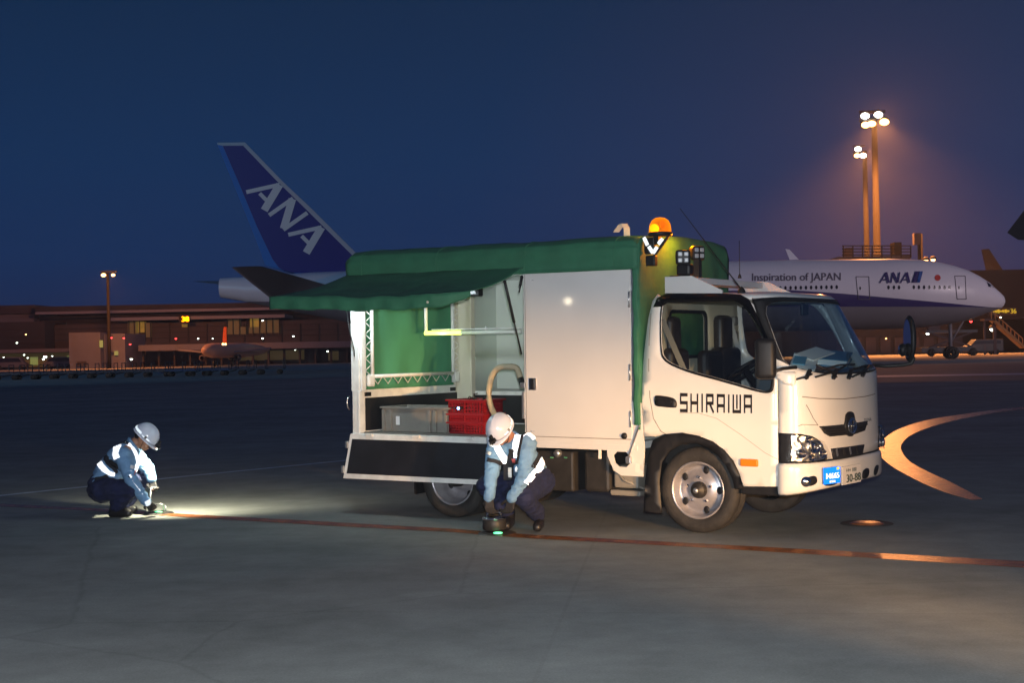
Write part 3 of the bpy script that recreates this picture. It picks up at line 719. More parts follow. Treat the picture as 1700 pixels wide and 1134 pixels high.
mb = MB(); mb.lathe([(0, .012), (.03, .008), (.045, 0)], V(rm) + V((-.9, -.35, 0)).normalized() * .027, (-.9, -.35, 0), 20); mb.build('mirror_glass', 'mirror', fm)
mb = MB(); mb.tube([T(1436, 612, Wd - .15), T(1445, 606, Wd), T(1470, 608, YM), T(1500, 606, YM), T(1514, 603, YM), T(1517, 595, YM), T(1512, 586, YM)], .017, 8); mb.build('mirror_arm', 'chassis', fm)
# cabin interior
def seatobj(y, x, hgt, wd=.46):
    s_ = MB(); s_.box((x + .18, y, .98), (.52, wd, .16), bevel=.05, seg=3); s_.box((x - .10, y, 1.28), (.15, wd, .55), bevel=.06, seg=3, rot=None)
    s_.box((x - .12, y, 1.28 + hgt), (.11, wd * .56, .42), bevel=.05, seg=3); o = s_.build('seat', 'seat', truck)
    for p in o.data.polygons: p.use_smooth = True
    return o
seatobj(.34, -.25, .34, .36); seatobj(1.30, -.20, .36)
mb = MB(); mb.box((-.27, .9, 1.28), (.12, .36, .5), bevel=.05, seg=3); mb.build('seat', 'seat', truck)
mb = MB(); cw = V((.28, .42, 1.36)); ax = V((-.55, 0, .83)).normalized(); x_ = V((0, 1, 0)); y_ = ax.cross(x_)
mb.tube([cw + (x_ * math.cos(a) + y_ * math.sin(a)) * .19 for a in [2 * math.pi * k / 32 for k in range(33)]], .015, 8, cap=False)
for a in (.5, 2.6, 4.7): mb.bar(cw, cw + (x_ * math.cos(a) + y_ * math.sin(a)) * .19, .03, .015)
mb.lathe([(0, .03), (.05, .02), (.06, 0)], cw, ax, 16); mb.tube([cw, cw - ax * .45], .03, 8); mb.build('steering_wheel', 'black', truck)
mb = MB(); mb.box((.70, Wd / 2, 1.21), (.46, 1.56, .30), bevel=.05, seg=3); mb.build('dashboard', 'dash', truck)
for (y0, y1) in ((.13, .2), (1.56, 1.5)):
    mb = MB(); mb.bar((-.36, y0, 1.80), (-.12, y1 + (.15 if y0 < 1 else -.02), 1.05), .006, .05); mb.build('seat_belt', 'panel' if y0 > 1 else 'greyplastic', truck)
for zz in (1.80, 1.66):
    mb = MB(); mb.box((-.345, 1.62, zz), (.05, .09, .09), bevel=.02); mb.build('belt_anchor', 'greyplastic', truck)
mb = MB(); q = FG(1322, 517); p = V(FP(.72, 1.87, -.06)); mb.box(p, (.03, .14, .10), bevel=.01); mb.bar(p, p + V((-.02, 0, .1)), .02, .02); mb.build('dash_camera', 'black', truck)
# front wheel arch liner, flap, sill
mb = MB(); hub = V((0, 0, .36))
ap = [V((p[0], p[1])) for p in [S(*q) for q in [(1232, 812), (1224, 790), (1214, 769), (1199, 751), (1182, 737), (1160, 727), (1133, 722), (1105, 726), (1090, 737), (1082, 760), (1079, 800), (1078, 840)]]]
A = [mb.bm.verts.new((p.x, -.012, p.y)) for p in ap]; B = [mb.bm.verts.new((p.x, .5, p.y)) for p in ap]
for i in range(len(A) - 1): mb.bm.faces.new((A[i], A[i + 1], B[i + 1], B[i]))
mb.build('wheel_arch', 'black', truck, solid=.02, off=0)
mb = MB(); oa = [S(*q) for q in [(1236, 812), (1228, 786), (1218, 765), (1203, 747), (1184, 733), (1160, 723.5), (1133, 718.5), (1104, 721), (1085, 731), (1077, 758), (1072, 800), (1070, 850), (1100, 852), (1096, 800), (1100, 768), (1112, 750), (1133, 737), (1158, 736), (1178, 744), (1194, 757), (1207, 774), (1217, 795), (1221, 812)]]
sheet(mb, oa, lambda x, z: (x, -.004, z), .06); mb.build('arch_trim', 'black', truck, solid=.012, off=1)
mb = MB(); mb.box((.60, .25, .40), (.40, .46, .10), bevel=.01); mb.build('side_sill', 'black', truck)
mb = MB(); mb.box((.1, Wd / 2, .66), (1.1, Wd - .5, .2)); mb.build('cab_floor', 'chassis', truck)
# wheels
def wheel(x, y, zc, r, wdt, side_, dual=False, name='wheel'):
    t = bpy.data.objects.new(name, None); link(t, truck); t.location = (x, y, zc); t.scale = (1, side_, 1)
    tread = [(r * .66, 0), (r * .68, -.012), (r * .85, -.018), (r * .955, -.004), (r * .99, .02), (r, .045)]
    n = 5
    for i in range(n):
        c = .055 + (wdt - .11) * i / (n - 1)
        if i: tread += [(r - .010, c - .006), (r, c - .0045)]
        tread += [(r, c + .0045)] if i == n - 1 else [(r, c + .0045), (r - .010, c + .006)]
    tread += [(r, wdt - .045), (r * .99, wdt - .02), (r * .955, wdt + .0), (r * .8, wdt + .01), (r * .66, wdt)]
    def ty(off):
        mb = MB(); mb.lathe([(a, b + off) for a, b in tread], (0, 0, 0), (0, 1, 0), 56); return mb.build('tyre', 'rubber', t)
    ty(0)
    if dual: ty(wdt + .03)
    R_ = r * .655
    mb = MB()
    if not dual:
        prof = [(R_ + .004, .0), (R_ + .006, -.012), (R_ - .006, -.014), (R_ - .014, .004), (R_ - .03, .035), (R_ - .034, .06), (R_ - .05, .075), (R_ - .065, .062), (R_ * .55, .045), (R_ * .45, .03), (R_ * .30, .03)]
        mb.lathe(prof, (0, 0, 0), (0, 1, 0), 48); rimo = mb.build('rim', 'rim', t)
        for k in range(5):
            a = k * math.pi * .4; mb = MB(); mb.ball((R_ * .74 * math.cos(a), .050, R_ * .74 * math.sin(a)), .034, 2, (.8, .22, 1.0)); mb.build('vent_hole', 'black', rimo)
        mb = MB()
        mb.lathe([(R_ * .30, .03), (R_ * .29, .0), (R_ * .24, -.02), (R_ * .12, -.025), (R_ * .11, -.045), (0, -.048)], (0, 0, 0), (0, 1, 0), 24); mb.build('hub', 'chassis', rimo)
        mb = MB(); mb.lathe([(R_ * .10, -.045), (R_ * .09, -.055), (0, -.058)], (0, 0, 0), (0, 1, 0), 16); mb.build('hub_cap', 'silver', rimo)
        for k in range(5):
            a = k * 2 * math.pi / 5 + .3; mb = MB(); mb.lathe([(.012, .035), (.012, .012), (.007, .008), (0, .006)], (R_ * .46 * math.cos(a), 0, R_ * .46 * math.sin(a)), (0, 1, 0), 6, smooth=False); mb.build('wheel_nut', 'chrome', rimo)
    else:
        prof = [(R_ + .004, .0), (R_ + .006, -.012), (R_ - .006, -.014), (R_ - .016, .004), (R_ - .022, .03), (R_ - .040, .05), (R_ - .046, .12), (R_ - .060, .165), (R_ * .62, .180), (R_ * .5, .165), (R_ * .42, .12), (R_ * .3, .12)]
        mb.lathe(prof, (0, 0, 0), (0, 1, 0), 48); rimo = mb.build('rim', 'rim', t)
        for k in range(4):
            a = k * math.pi / 2 + .5; mb = MB(); mb.ball((R_ * .70 * math.cos(a), .168, R_ * .70 * math.sin(a)), .034, 2, (1, .4, 1)); mb.build('vent_hole', 'black', rimo)
        mb = MB(); mb.lathe([(R_ * .32, .10), (R_ * .3, .02), (R_ * .25, -.0), (0, -.004)], (0, 0, 0), (0, 1, 0), 20); mb.build('hub', 'chassis', rimo)
    return t
RT = .362
wheel(0, .04, RT, RT, .2, 1); wheel(0, Wd - .09, RT, RT, .2, -1)
zr = RT - .024
wheel(-2.53, .05, zr, RT, .19, 1, True); wheel(-2.53, Wd - .10, zr, RT, .19, -1, True)
# chassis
mb = MB()
for y in (.55, 1.25): mb.box((-1.55, y, .58), (4.3, .07, .16))
for x in (-3.4, -2.6, -1.8, -.9, 0, .6): mb.box((x, .9, .58), (.08, .66, .10))
mb.tube([(-2.53, .2, zr), (-2.53, 1.6, zr)], .06, 10); mb.ball((-2.53, .9, zr), .17, 2); mb.tube([(0, .2, RT - .04), (0, 1.6, RT - .04)], .05, 10)
mb.tube([(-2.4, .9, .42), (-.2, .9, .55)], .045, 8)
mb.build('chassis_frame', 'chassis', truck)
a = T(893, 752, .10); b = T(957, 822, .10)
mb = MB(); mb.box(((a.x + b.x) / 2 - .03, .30, .46), (b.x - a.x, .40, .36), bevel=.02); tk = mb.build('fuel_tank', 'chassis', truck)
mb = MB(); mb.box((-1.00, .28, .47), (.26, .38, .36), bevel=.03); mb.build('tool_locker', 'chassis', truck)
mb = MB(); mb.lathe([(0, -.02), (.028, -.018), (.036, 0), (.036, .03)], T(925, 753, .08), (0, 1, 0), 18); mb.build('filler_cap', 'silver', tk)
for u in (916, 939):
    p = T(u, 760, .075); mb = MB(); mb.box(p, (.03, .01, .012)); mb.build('green_mark', 'led_green' if 0 else 'tarp_in', tk)
mb = MB(); p = T(1048, 800, .2); mb.box(p + V((0, .05, .05)), (.24, .30, .20), bevel=.02); mb.box(p + V((0, -.02, -.09)), (.30, .2, .05), bevel=.015)
mb.tube([p + V((-.15, -.06, .12)), p + V((.0, -.12, .02)), p + V((.16, -.06, -.05))], .012, 6); mb.build('battery', 'greyplastic', truck)
for (x0, x1, z0, z1, y) in ((-2.98, -2.95, .18, .50, .05), (-.47, -.45, .17, .45, .04)):
    mb = MB(); mb.box(((x0 + x1) / 2, y + .16, (z0 + z1) / 2), (.02, .34, z1 - z0)); mb.build('mud_flap', 'black', truck)
mb = MB(); mb.box((-3.5, .9, .45), (.08, 1.7, .12)); mb.build('rear_bar', 'chassis', truck)
mb = MB(); mb.box((-3.45, .10, .42), (.34, .10, .20)); mb.build('side_guard', 'chassis', truck)
# ---- load bed
XB, XF, WB = -3.69, -.56, 1.80
mb = MB(); mb.box(((XB + XF) / 2, WB / 2, .715), (XF - XB - .02, WB - .04, .06)); mb.build('bed_floor', 'whitemetal', truck)
mb = MB(); mb.box(((XB + XF) / 2, WB / 2, .749), (XF - XB - .1, WB - .12, .006)); mb.build('floor_board', 'greyplastic', truck)
mb = MB(); mb.box(((XB + XF) / 2, .0, .712), (XF - XB, .035, .075)); mb.build('bed_rail', 'whitemetal', truck, bevel=.006)
# folded-down side gate
g0, g1, g2 = V((-3.70, -.03, .745)), V((-1.66, -.03, .745)), V((-1.66, -.10, .325)); g3 = V((-3.74, -.10, .310))
def gp(s_, t, o_=0): return (g0.lerp(g1, s_)).lerp(g3.lerp(g2, s_), t) + V((0, -1, .15)).normalized() * o_
mb = MB(); mb.prism([gp(0, 0), gp(1, 0), gp(1, 1), gp(0, 1)], V((0, .025, 0))); gate = mb.build('side_gate', 'whitemetal', truck, bevel=.004)
mb = MB(); mb.prism([gp(.018, .12, .003), gp(.985, .12, .003), gp(.985, .89, .003), gp(.018, .89, .003)], V((0, .004, 0))); mb.build('gate_panel', 'blackpanel', gate)
for t_ in (.25, .8): mb = MB(); mb.box(gp(-.006, t_, .01), (.03, .03, .07), bevel=.006); mb.build('gate_latch', 'silver', gate)
for s_ in (.12, .40, .70, .93): mb = MB(); mb.box(gp(s_, .02, .008), (.09, .03, .03), bevel=.006); mb.build('hinge', 'whitemetal', gate)
# low walls round the bed
def lowwall(name, p0, p1, inn):
    a, b = V(p0), V(p1); t = bpy.data.objects.new(name, None); link(t, truck)
    mb = MB(); mb.bar(a + V((0, 0, .375)), b + V((0, 0, .375)), .035, .075); mb.bar(a + V((0, 0, .015)), b + V((0, 0, .015)), .035, .03); mb.build('rail', 'whitemetal', t, bevel=.004)
    mb = MB(); mb.bar(a + V((0, 0, .185)), b + V((0, 0, .185)), .302, .02) if abs(a.x - b.x) < .01 else mb.bar(a + V((0, 0, .185)), b + V((0, 0, .185)), .302, .02)
    o = mb.build('board', 'blackpanel', t); return t
def wallbox(name, a, b, z0, z1, th, m_, parent=truck):
    a, b = V(a), V(b); d = (b - a).normalized(); n_ = V((-d.y, d.x, 0)) * th / 2; mb = MB()
    mb.prism([(a - n_).to_2d().to_3d() + V((0, 0, z0)), (b - n_).to_2d().to_3d() + V((0, 0, z0)), (b - n_).to_2d().to_3d() + V((0, 0, z1)), (a - n_).to_2d().to_3d() + V((0, 0, z1))], n_ * 2); return mb.build(name, m_, parent)
tail = wallbox('tailgate', (XB + .03, .06, 0), (XB + .03, WB, 0), .755, 1.17, .04, 'whitemetal')
wallbox('gate_panel', (XB + .054, .13, 0), (XB + .054, WB - .05, 0), .765, 1.09, .006, 'blackpanel', tail)
for y in (.17, 1.62): mb = MB(); mb.box((XB + .056, y, 1.125), (.012, .09, .04)); mb.build('latch_plate', 'black', tail)
fg = wallbox('far_gate', (XB + .06, WB - .02, 0), (XF, WB - .02, 0), .755, 1.10, .04, 'whitemetal')
wallbox('gate_panel', (XB + .22, WB - .045, 0), (XF - .05, WB - .045, 0), .765, 1.06, .006, 'blackpanel', fg)
mb = MB(); mb.box((XB + .04, .04, .95), (.09, .08, .44)); mb.box((XB + .075, .02, .95), (.03, .05, .42)); post = mb.build('corner_post', 'whitemetal', truck, bevel=.008)
mb = MB(); mb.tube([T(580, 658, .0), T(577, 662, -.03), T(576, 668, -.04), T(577, 676, -.03), T(580, 680, 0)], .007, 6); mb.build('latch', 'silver', post)
mb = MB(); mb.box((XB + .03, .03, 1.72), (.10, .05, 1.12)); mb.box((XB + .095, .05, 1.72), (.022, .06, 1.12)); p2 = mb.build('rear_post', 'whitemetal', truck, bevel=.006)
mb = MB(); mb.tube([T(574, 508, -.02), T(580, 548, -.025), T(588, 582, -.02), T(588, 592, -.02)], .006, 6); mb.build('strap', 'black', p2)
# canopy inner walls
mb = MB(); mb.grid(lambda a, b: (XB + .02 + .012 * math.sin(a * 23) * math.sin(b * 5 + 1), .12 + (WB - .14) * a, 1.14 + 1.28 * b), 40, 16); mb.build('rear_curtain', 'tarp_in', truck, solid=.004)
mb = MB(); mb.grid(lambda a, b: (XB + .25 + (XF - XB - .3) * a, WB - .03, 1.10 + 1.3 * b), 4, 4); mb.build('far_wall', 'grey_wall', truck, solid=.004)
wallbox('far_panel', (XB + .55, WB - .05, 0), (XF - .1, WB - .05, 0), 1.13, 2.28, .02, 'grey_wall')
mb = MB(); mb.box((XB + .13, WB - .06, 1.62), (.24, .09, 1.70)); mb.box((XB + .04, WB - .10, 1.62), (.03, .06, 1.7)); mb.build('far_post', 'cream', truck, bevel=.01)
mb = MB(); mb.box(((XB + XF) / 2, .06, 2.30), (XF - XB, .05, .06)); mb.box(((XB + XF) / 2, WB - .06, 2.36), (XF - XB, .05, .06))
for x in (XB + .1, -2.7, -1.68, XF - .06): mb.box((x, WB / 2, 2.38), (.04, WB - .1, .05))
mb.build('canopy_frame', 'whitemetal', truck)
wallbox('bulkhead', (XF - .02, .05, 0), (XF - .02, WB - .05, 0), .76, 2.3, .03, 'grey_wall')
# white lattice frame on the rear wall
XL = XB + .075
def lp(y, z): return V((XL, y, z))
y0, y1, z0, z1 = .17, 1.62, 1.30, 2.20
mb = MB(); mb.tube([lp(y0 + .05, z0 - .1), lp(y0 + .05, z1)], .019, 8); mb.tube([lp(y1 - .02, z0 - .1), lp(y1 - .02, z1)], .019, 8); mb.tube([lp(y0, z0), lp(y1 + .04, z0)], .019, 8)
mb.tube([lp(y0 - .06, z0 - .12), lp(y0 - .06, z1)], .008, 6); mb.tube([lp(y1 + .10, z0 - .1), lp(y1 + .10, z1)], .008, 6); mb.tube([lp(y0, z1 - .12), lp(y1, z1 - .12)], .016, 8)
def zig(a, b, off, n):
    pts = [a.lerp(b, i / n) + (off if i % 2 else V()) for i in range(n + 1)]; mb.tube(pts, .0065, 5)
zig(lp(y0 + .04, z0), lp(y0 + .04, z1), V((0, -.10, 0)), 15); zig(lp(y1 - .02, z0), lp(y1 - .02, z1), V((0, .12, 0)), 15); zig(lp(y0 + .05, z0), lp(y1, z0), V((0, 0, -.08)), 17)
for y in (y0 + .02, y1 + .03): mb.box(lp(y, z0 - .04), (.05, .10, .12), bevel=.02)
mb.build('lattice_frame', 'whitemetal', truck)
# hanging tube: glow painted on the part that light reaches, plain white in shade
a, b = T(706, 552, .9), T(866, 552, .9); a.z = b.z = (a.z + b.z) / 2; mid = a.lerp(b, .385)
hp = MB(); hp.tube([a + V((.01, 0, .02)), V((a.x + .01, a.y, 2.36))], .018, 8); hp.tube([a + V((.08, 0, .035)), b + V((0, 0, .035))], .007, 6); hp.tube([mid + V((.3, 0, .02)), mid + V((.3, 0, .06))], .008, 6); lampf = hp.build('lamp_bracket', 'whitemetal', truck)
mb = MB(); mb.tube([a, mid], .021, 12); lt = mb.build('tube_lit_part', 'tube_yellow', lampf)
mb = MB(); mb.tube([mid + V((.002, 0, 0)), b], .021, 12); mb.build('tube_shaded_part', 'tube_white', lampf)
o = light('canopy_light', 'POINT', (0, 0, 0), 4, (.85, 1, .4), .03); o.parent = truck; o.location = (a + mid) / 2 + V((0, -.06, -.05)); o.data.energy = 1.2  # yellow light added to go with the tube's painted glow
o = light('canopy_light', 'POINT', (0, 0, 0), 30, (.80, .92, 1), .05); o.parent = truck; o.location = (-3.42, -.28, 2.06)
q = T(787, 485, .75); mb = MB(); mb.box(q, (.17, .08, .085), bevel=.012); mb.bar(q, q + V((0, 0, .12)), .03, .03); wl2 = mb.build('work_lamp', 'black', truck); mb = MB(); mb.box(q + V((0, -.045, -.005)), (.11, .01, .035), bevel=.004); mb.build('lamp_lens', 'led_chip', wl2)
# front side door panel
d0, d1, dz0, dz1 = -1.675, -.585, .725, 2.245
mb = MB(); mb.box(((d0 + d1) / 2, -.005, (dz0 + dz1) / 2), (d1 - d0, .03, dz1 - dz0)); dp = mb.build('side_door', 'panel', truck, bevel=.006)
mb = MB(); mb.box(((d0 + d1) / 2 + .02, -.002, 2.272), (d1 - d0 + .05, .045, .048)); mb.build('top_rail', 'silver', dp, bevel=.005)
mb = MB(); mb.box((d0 + .022, -.0235, (dz0 + dz1) / 2 + .01), (.004, .003, dz1 - dz0 - .05)); mb.box(((d0 + d1) / 2, -.0235, .775), (d1 - d0 - .01, .003, .006)); mb.build('panel_fold', 'seam', dp)
q = T(885, 638, -.02); mb = MB(); mb.box(q + V((0, -.006, 0)), (.075, .014, .11), bevel=.004); lk = mb.build('door_latch', 'chrome', dp); mb = MB(); mb.box(q + V((0, -.016, 0)), (.035, .012, .09)); mb.build('latch_recess', 'black', lk)
q = T(869, 640, -.02); mb = MB(); mb.box(q, (.05, .04, .05), bevel=.006); mb.box(q + V((.0, 0, -.18)), (.02, .03, .24)); mb.build('latch_bar', 'silver', dp)
q = T(1036.5, 724, -.02); mb = MB(); mb.lathe([(0, -.02), (.022, -.018), (.028, -.004), (.03, .01)], q, (0, 1, 0), 20); mb.build('round_lock', 'black', dp)
for zz in (1.98, 1.35, .95): mb = MB(); mb.tube([(d1 - .012, -.024, zz - .07), (d1 - .012, -.024, zz + .07)], .008, 8); mb.build('hinge', 'silver', dp)
for (u, v) in ((880.5, 457), (885, 457), (880.5, 464.5), (885, 464.5), (882, 716), (887, 716)): q = T(u, v, -.021); mb = MB(); mb.lathe([(0, -.003), (.005, -.002), (.006, 0)], q, (0, 1, 0), 8); mb.build('rivet', 'silver', dp)
mb = MB(); mb.box(((d0 + XF) / 2 + .01, .0, .702), (XF - d0 + .02, .05, .045)); mb.build('bottom_rail', 'panel', truck)
mb = MB(); mb.box((-.555, .0, 1.68), (.05, .05, 1.16)); mb.build('front_post', 'silver', truck, bevel=.006)
# bracket plate under the post
bp_ = [(-.585, 1.11), (-.50, 1.09), (-.47, .70), (-.485, .46), (-.70, .46), (-.77, .50), (-.83, .62), (-.84, .70), (-.585, .70)]
mb = MB(); sheet(mb, bp_, lambda x, z: (x, -.008, z), .08, [smoothpoly([(-.78, .665), (-.61, .665), (-.61, .535), (-.75, .535)], 1)], smooth=False); mb.build('post_bracket', 'panel', truck, solid=.012, off=0)
mb = MB(); mb.bar(T(1062, 705, -.03), T(1042, 762, -.03), .012, .012); q = T(1044, 764, -.03); mb.box(q, (.05, .04, .06), bevel=.008); mb.build('stay', 'silver', truck)
for u, v0, v1 in ((996, 747, 762), (1051, 775, 790)): mb = MB(); mb.bar(T(u, v0, -.0), T(u, v1, 0), .02, .02); mb.build('stay', 'whitemetal', truck)
# gas struts
for pa, pb in (((838, 468, -.42), (866, 588, -.03)), ((866, 460, -.04), (862, 485, -.10))):
    A_, B_ = T(*pa), T(*pb); md_ = A_.lerp(B_, .55); mb = MB(); mb.tube([A_, md_], .014, 8); mb.tube([md_, B_], .008, 8); mb.ball(A_, .018, 1); mb.build('gas_strut', 'black', truck)
# ---- canopy
def wr(x, y, z, a=.012): return a * (noise.noise(V((x * 2.2, y * 2.2, z * 3.5))) + .5 * noise.noise(V((x * 6, y * 6, z * 9))))
cm = MB()
XC0, XC1, ZT = -3.72, -.505, 2.52
def rnd(a, b, r=.07): return a
# cross-section (y, z) from the near lower edge over the top to the far side
sec = [(-.035, 2.235), (-.04, 2.34), (-.04, 2.43), (-.02, 2.49), (.05, 2.525), (.3, 2.545), (.9, 2.56), (1.5, 2.55), (1.76, 2.525), (1.83, 2.48), (1.85, 2.40), (1.85, 1.8), (1.85, 1.05)]
def secp(t):
    k = t * (len(sec) - 1); i = min(int(k), len(sec) - 2); a = V(sec[i]); return a.lerp(V(sec[i + 1]), k - i)
def cfn(a, b):
    p = secp(b); x = XC0 + (XC1 - XC0) * a; e = min(a, 1 - a) * (XC1 - XC0)
    drop = .04 * max(0, 1 - e / .06) ** 2
    y, z = p
    if z > 2.44: z -= drop; z += .005 * math.sin(x * 5.2 + .6) + wr(x, y, z, .011)
    else: y += wr(x, y, z, .016) * (1 if z > 1.1 else 0)
    if y < .1: z += -.018 * math.exp(-((x + 2.2) / 1.2) ** 2) if z > 2.4 else 0
    return (x, y, z)
cm.grid(cfn, 70, 48)
# front face of the canopy, down behind the cab
def ffn(a, b):
    y = -.035 + 1.885 * a; zt = secp_top(y); z = .86 + (zt - .86) * b
    return (XC1 + .012 * math.sin(y * 14) * (1 - b * .7) * .8 + wr(0, y, z, .02), y, z)
def secp_top(y):
    pts = [q for q in sec if q[1] > 2.3]
    for q, r_ in zip(pts, pts[1:]):
        if q[0] <= y <= r_[0] and r_[0] > q[0]: return q[1] + (r_[1] - q[1]) * (y - q[0]) / (r_[0] - q[0])
    return 2.45
cm.grid(ffn, 40, 30)
# strip of canvas wrapped round the near front edge
cm.grid(lambda a, b: (XC1 - .05 + .05 * a + .005 * math.sin(b * 30), -.035 - .004 * math.sin(b * 17), .90 + 1.36 * b), 3, 24)
cm.grid(lambda a, b: (XC0 + .004, -.035 + 1.885 * a, 2.2 + (secp_top(-.035 + 1.885 * a) - 2.2) * b), 12, 4)
canopy = cm.build('canopy', 'tarp', truck, solid=.006, off=0)
for sx in (.06, .34, .645, .93):
    mb = MB(); mb.tube([V(cfn(sx, k / 60)) + (V((0, -.004, 0)) if k < 12 else V((0, 0, .004))) for k in range(50)], .0055, 6); mb.build('canvas_seam', 'tarp', canopy)
mb = MB(); mb.tube([V(cfn(k / 60, .015)) + V((0, -.004, 0)) for k in range(61)], .0075, 6); mb.build('canvas_hem', 'tarp', canopy)
# the raised side flap (awning)
hin0, hin1 = (-3.72, 2.29), (-1.66, 2.29)
tip = {'rear': V((-3.86, -.98, 2.075)), 'front': V((-1.78, -.86, 2.04))}
def afn(a, b):
    h_ = V((hin0[0] + (hin1[0] - hin0[0]) * a, -.02, 2.30 - .0 * a)); e = tip['rear'].lerp(tip['front'], a)
    if a > .86: e.y += (a - .86) * 1.1; e.z += (a - .86) * .22
    p = h_.lerp(e, b); p.z -= .035 * math.sin(b * math.pi) + .02 * math.sin(a * math.pi) * b
    p.z += wr(p.x * 1.2, p.y, 0, .018) * (.3 + b)
    return p
am = MB(); am.grid(afn, 60, 20)
def vfn(a, b):                                     # its hanging valance
    p = V(afn(a, 1)); p.z -= .115 * b * (1 - max(0, a - .9) * 6) ; p.y -= .012 * b * math.sin(a * 50); p.x += .004 * math.sin(a * 90) * b; return p
am.grid(vfn, 90, 4)
am.build('awning', 'tarp', truck, solid=.006, off=0)
mb = MB(); mb.tube([V(afn(t / 12 * .9, .97)) + V((0, .01, -.03)) for t in range(13)], .013, 6); mb.tube([V(afn(.02, 0)) + V((0, 0, -.07)), V(afn(.02, 1)) + V((0, 0, -.07))], .012, 6)
mb.tube([V(afn(.84, .05)) + V((0, 0, -.09)), V(afn(.84, 1)) + V((0, 0, -.07))], .012, 6); mb.build('awning_frame', 'cream', truck)
# strap loops on the canopy top
mb = MB(); q = T(1041, 390, .35); w2 = [V((0, 0, -.05)), V((-.004, 0, .06)), V((-.03, 0, .10)), V((-.06, 0, .09)), V((-.11, 0, .03))]
for i in range(len(w2) - 1):
    a_, b_ = q + w2[i], q + w2[i + 1]; mb.bar(a_, b_, .004, .045) if 0 else mb.prism([a_ + V((-.02, -.02, 0)), a_ + V((.02, .02, 0)), b_ + V((.02, .02, 0)), b_ + V((-.02, -.02, 0))], V((.002, 0, .003)))
mb.build('strap_loop', 'cream', truck)
# ---- roof gear
bc = T(1096, 386, .10, 1)
mb = MB(); mb.lathe([(.095, 0), (.094, .03), (.088, .07), (.07, .105), (.04, .125), (0, .132)], bc, (0, 0, 1), 28); bea = mb.build('beacon', 'amber', truck)
mb = MB(); mb.ball(bc + V((-.045, -.02, .035)), .042, 2); mb.build('bulb', 'amber_hot', bea); mb = MB(); mb.ball(bc + V((.025, .0, .07)), .038, 2, (.7, .7, 1)); mb.build('bulb_reflector', 'amber_reflector', bea)
mb = MB(); mb.lathe([(.0, -.03), (.10, -.03), (.105, -.004), (.098, .002), (.0, .002)], bc, (0, 0, 1), 28); mb.build('beacon_base', 'black', bea)
o = light('beacon_light', 'POINT', (0, 0, 0), 38, (1, .23, .0), .05); o.parent = truck; o.location = bc + V((.06, .42, -.06)); o.data.energy = 26
o = light('beacon_light', 'POINT', (0, 0, 0), 1.5, (1, .50, .03), .05); o.parent = truck; o.location = bc + V((-.20, .10, .06))
mb = MB(); mb.box(bc + V((-.03, 0, -.06)), (.05, .05, .08)); mb.box(bc + V((-.08, -.03, -.11)), (.10, .05, .14), bevel=.01); mb.box(bc + V((-.07, -.03, -.24)), (.09, .06, .09), bevel=.01)
mb.bar(bc + V((.08, 0, -.03)), bc + V((-.05, -.02, -.2)), .02, .02); bk = mb.build('beacon_bracket', 'black', truck)
for (a_, b_) in (((1069, 394), (1075, 407)), ((1077, 409), (1084, 420)), ((1084, 420), (1091, 410)), ((1093, 405), (1100, 396))):
    mb = MB(); mb.bar(T(*a_, .03), T(*b_, .03), .03, .008, up=(0, 1, 0)); mb.build('reflective_strip', 'retro_white', bk)
# white angled brackets and bar on the cab roof
for y, dx in ((.09, 0), (Wd - .16, .02)):
    mb = MB(); mb.prism([(-.31 + dx, y, 2.0), (-.31 + dx, y, 2.165), (-.06 + dx, y, 2.165), (.22 + dx, y, 2.035), (.22 + dx, y, 2.0)], V((0, .02, 0))); mb.build('roof_bracket', 'panel', truck)
mb = MB(); mb.box((-.12, Wd / 2 - .03, 2.13), (.10, Wd - .30, .055)); mb.box((-.27, Wd / 2 - .03, 2.13), (.05, Wd - .30, .05)); mb.build('roof_bar', 'panel', truck, bevel=.006)
def wlamp(u, v, y, yaw, arm=True):
    c = T(u, v, y); R_ = Matrix.Rotation(yaw, 3, 'Z')
    mb = MB(); mb.box((0, 0, 0), (.06, .125, .125), bevel=.02, seg=3)
    for k in range(5): mb.box((-.04, -.05 + k * .025, 0), (.03, .008, .10))
    for vv in mb.bm.verts: vv.co = c + R_ @ vv.co
    o = mb.build('work_lamp', 'black', truck)
    mb = MB()
    for i in (-1, 1):
        for j in (-1, 1): mb.box((.032, i * .026, j * .026), (.006, .036, .036), bevel=.006)
    for vv in mb.bm.verts: vv.co = c + R_ @ vv.co
    mb.build('lamp_lens', 'led_chip', o)
    return o, c
o, c = wlamp(1134, 427, .18, math.radians(-62))
mb = MB(); mb.box(c + V((.02, 0, -.11)), (.13, .10, .10), bevel=.02, rot=None); mb.box(c + V((-.03, .02, -.185)), (.17, .12, .06), bevel=.01); mb.build('lamp_mount', 'black', o)
o, c = wlamp(1158, 420, .55, math.radians(-35))
mb = MB(); mb.box(c + V((0, 0, -.15)), (.05, .06, .20)); mb.build('lamp_mount', 'chassis', o)
A_ = T(1231, 481, .22); B_ = T(1129, 346, .22)
mb = MB(); mb.tube([A_, A_.lerp(B_, .25), B_], [.007, .005, .003], 6); an = mb.build('antenna', 'black', truck); mb = MB(); mb.lathe([(.035, 0), (.03, .025), (.012, .05), (0, .06)], A_ + V((0, 0, -.03)), (0, 0, 1), 14); mb.build('antenna_base', 'black', an)
A_ = T(1228, 462, 1.72); mb = MB(); mb.tube([A_, A_ + V((0, 0, .36))], .0035, 5); mb.lathe([(.02, 0), (.012, .03), (0, .05)], A_, (0, 0, 1), 10); mb.build('antenna', 'chassis', truck)
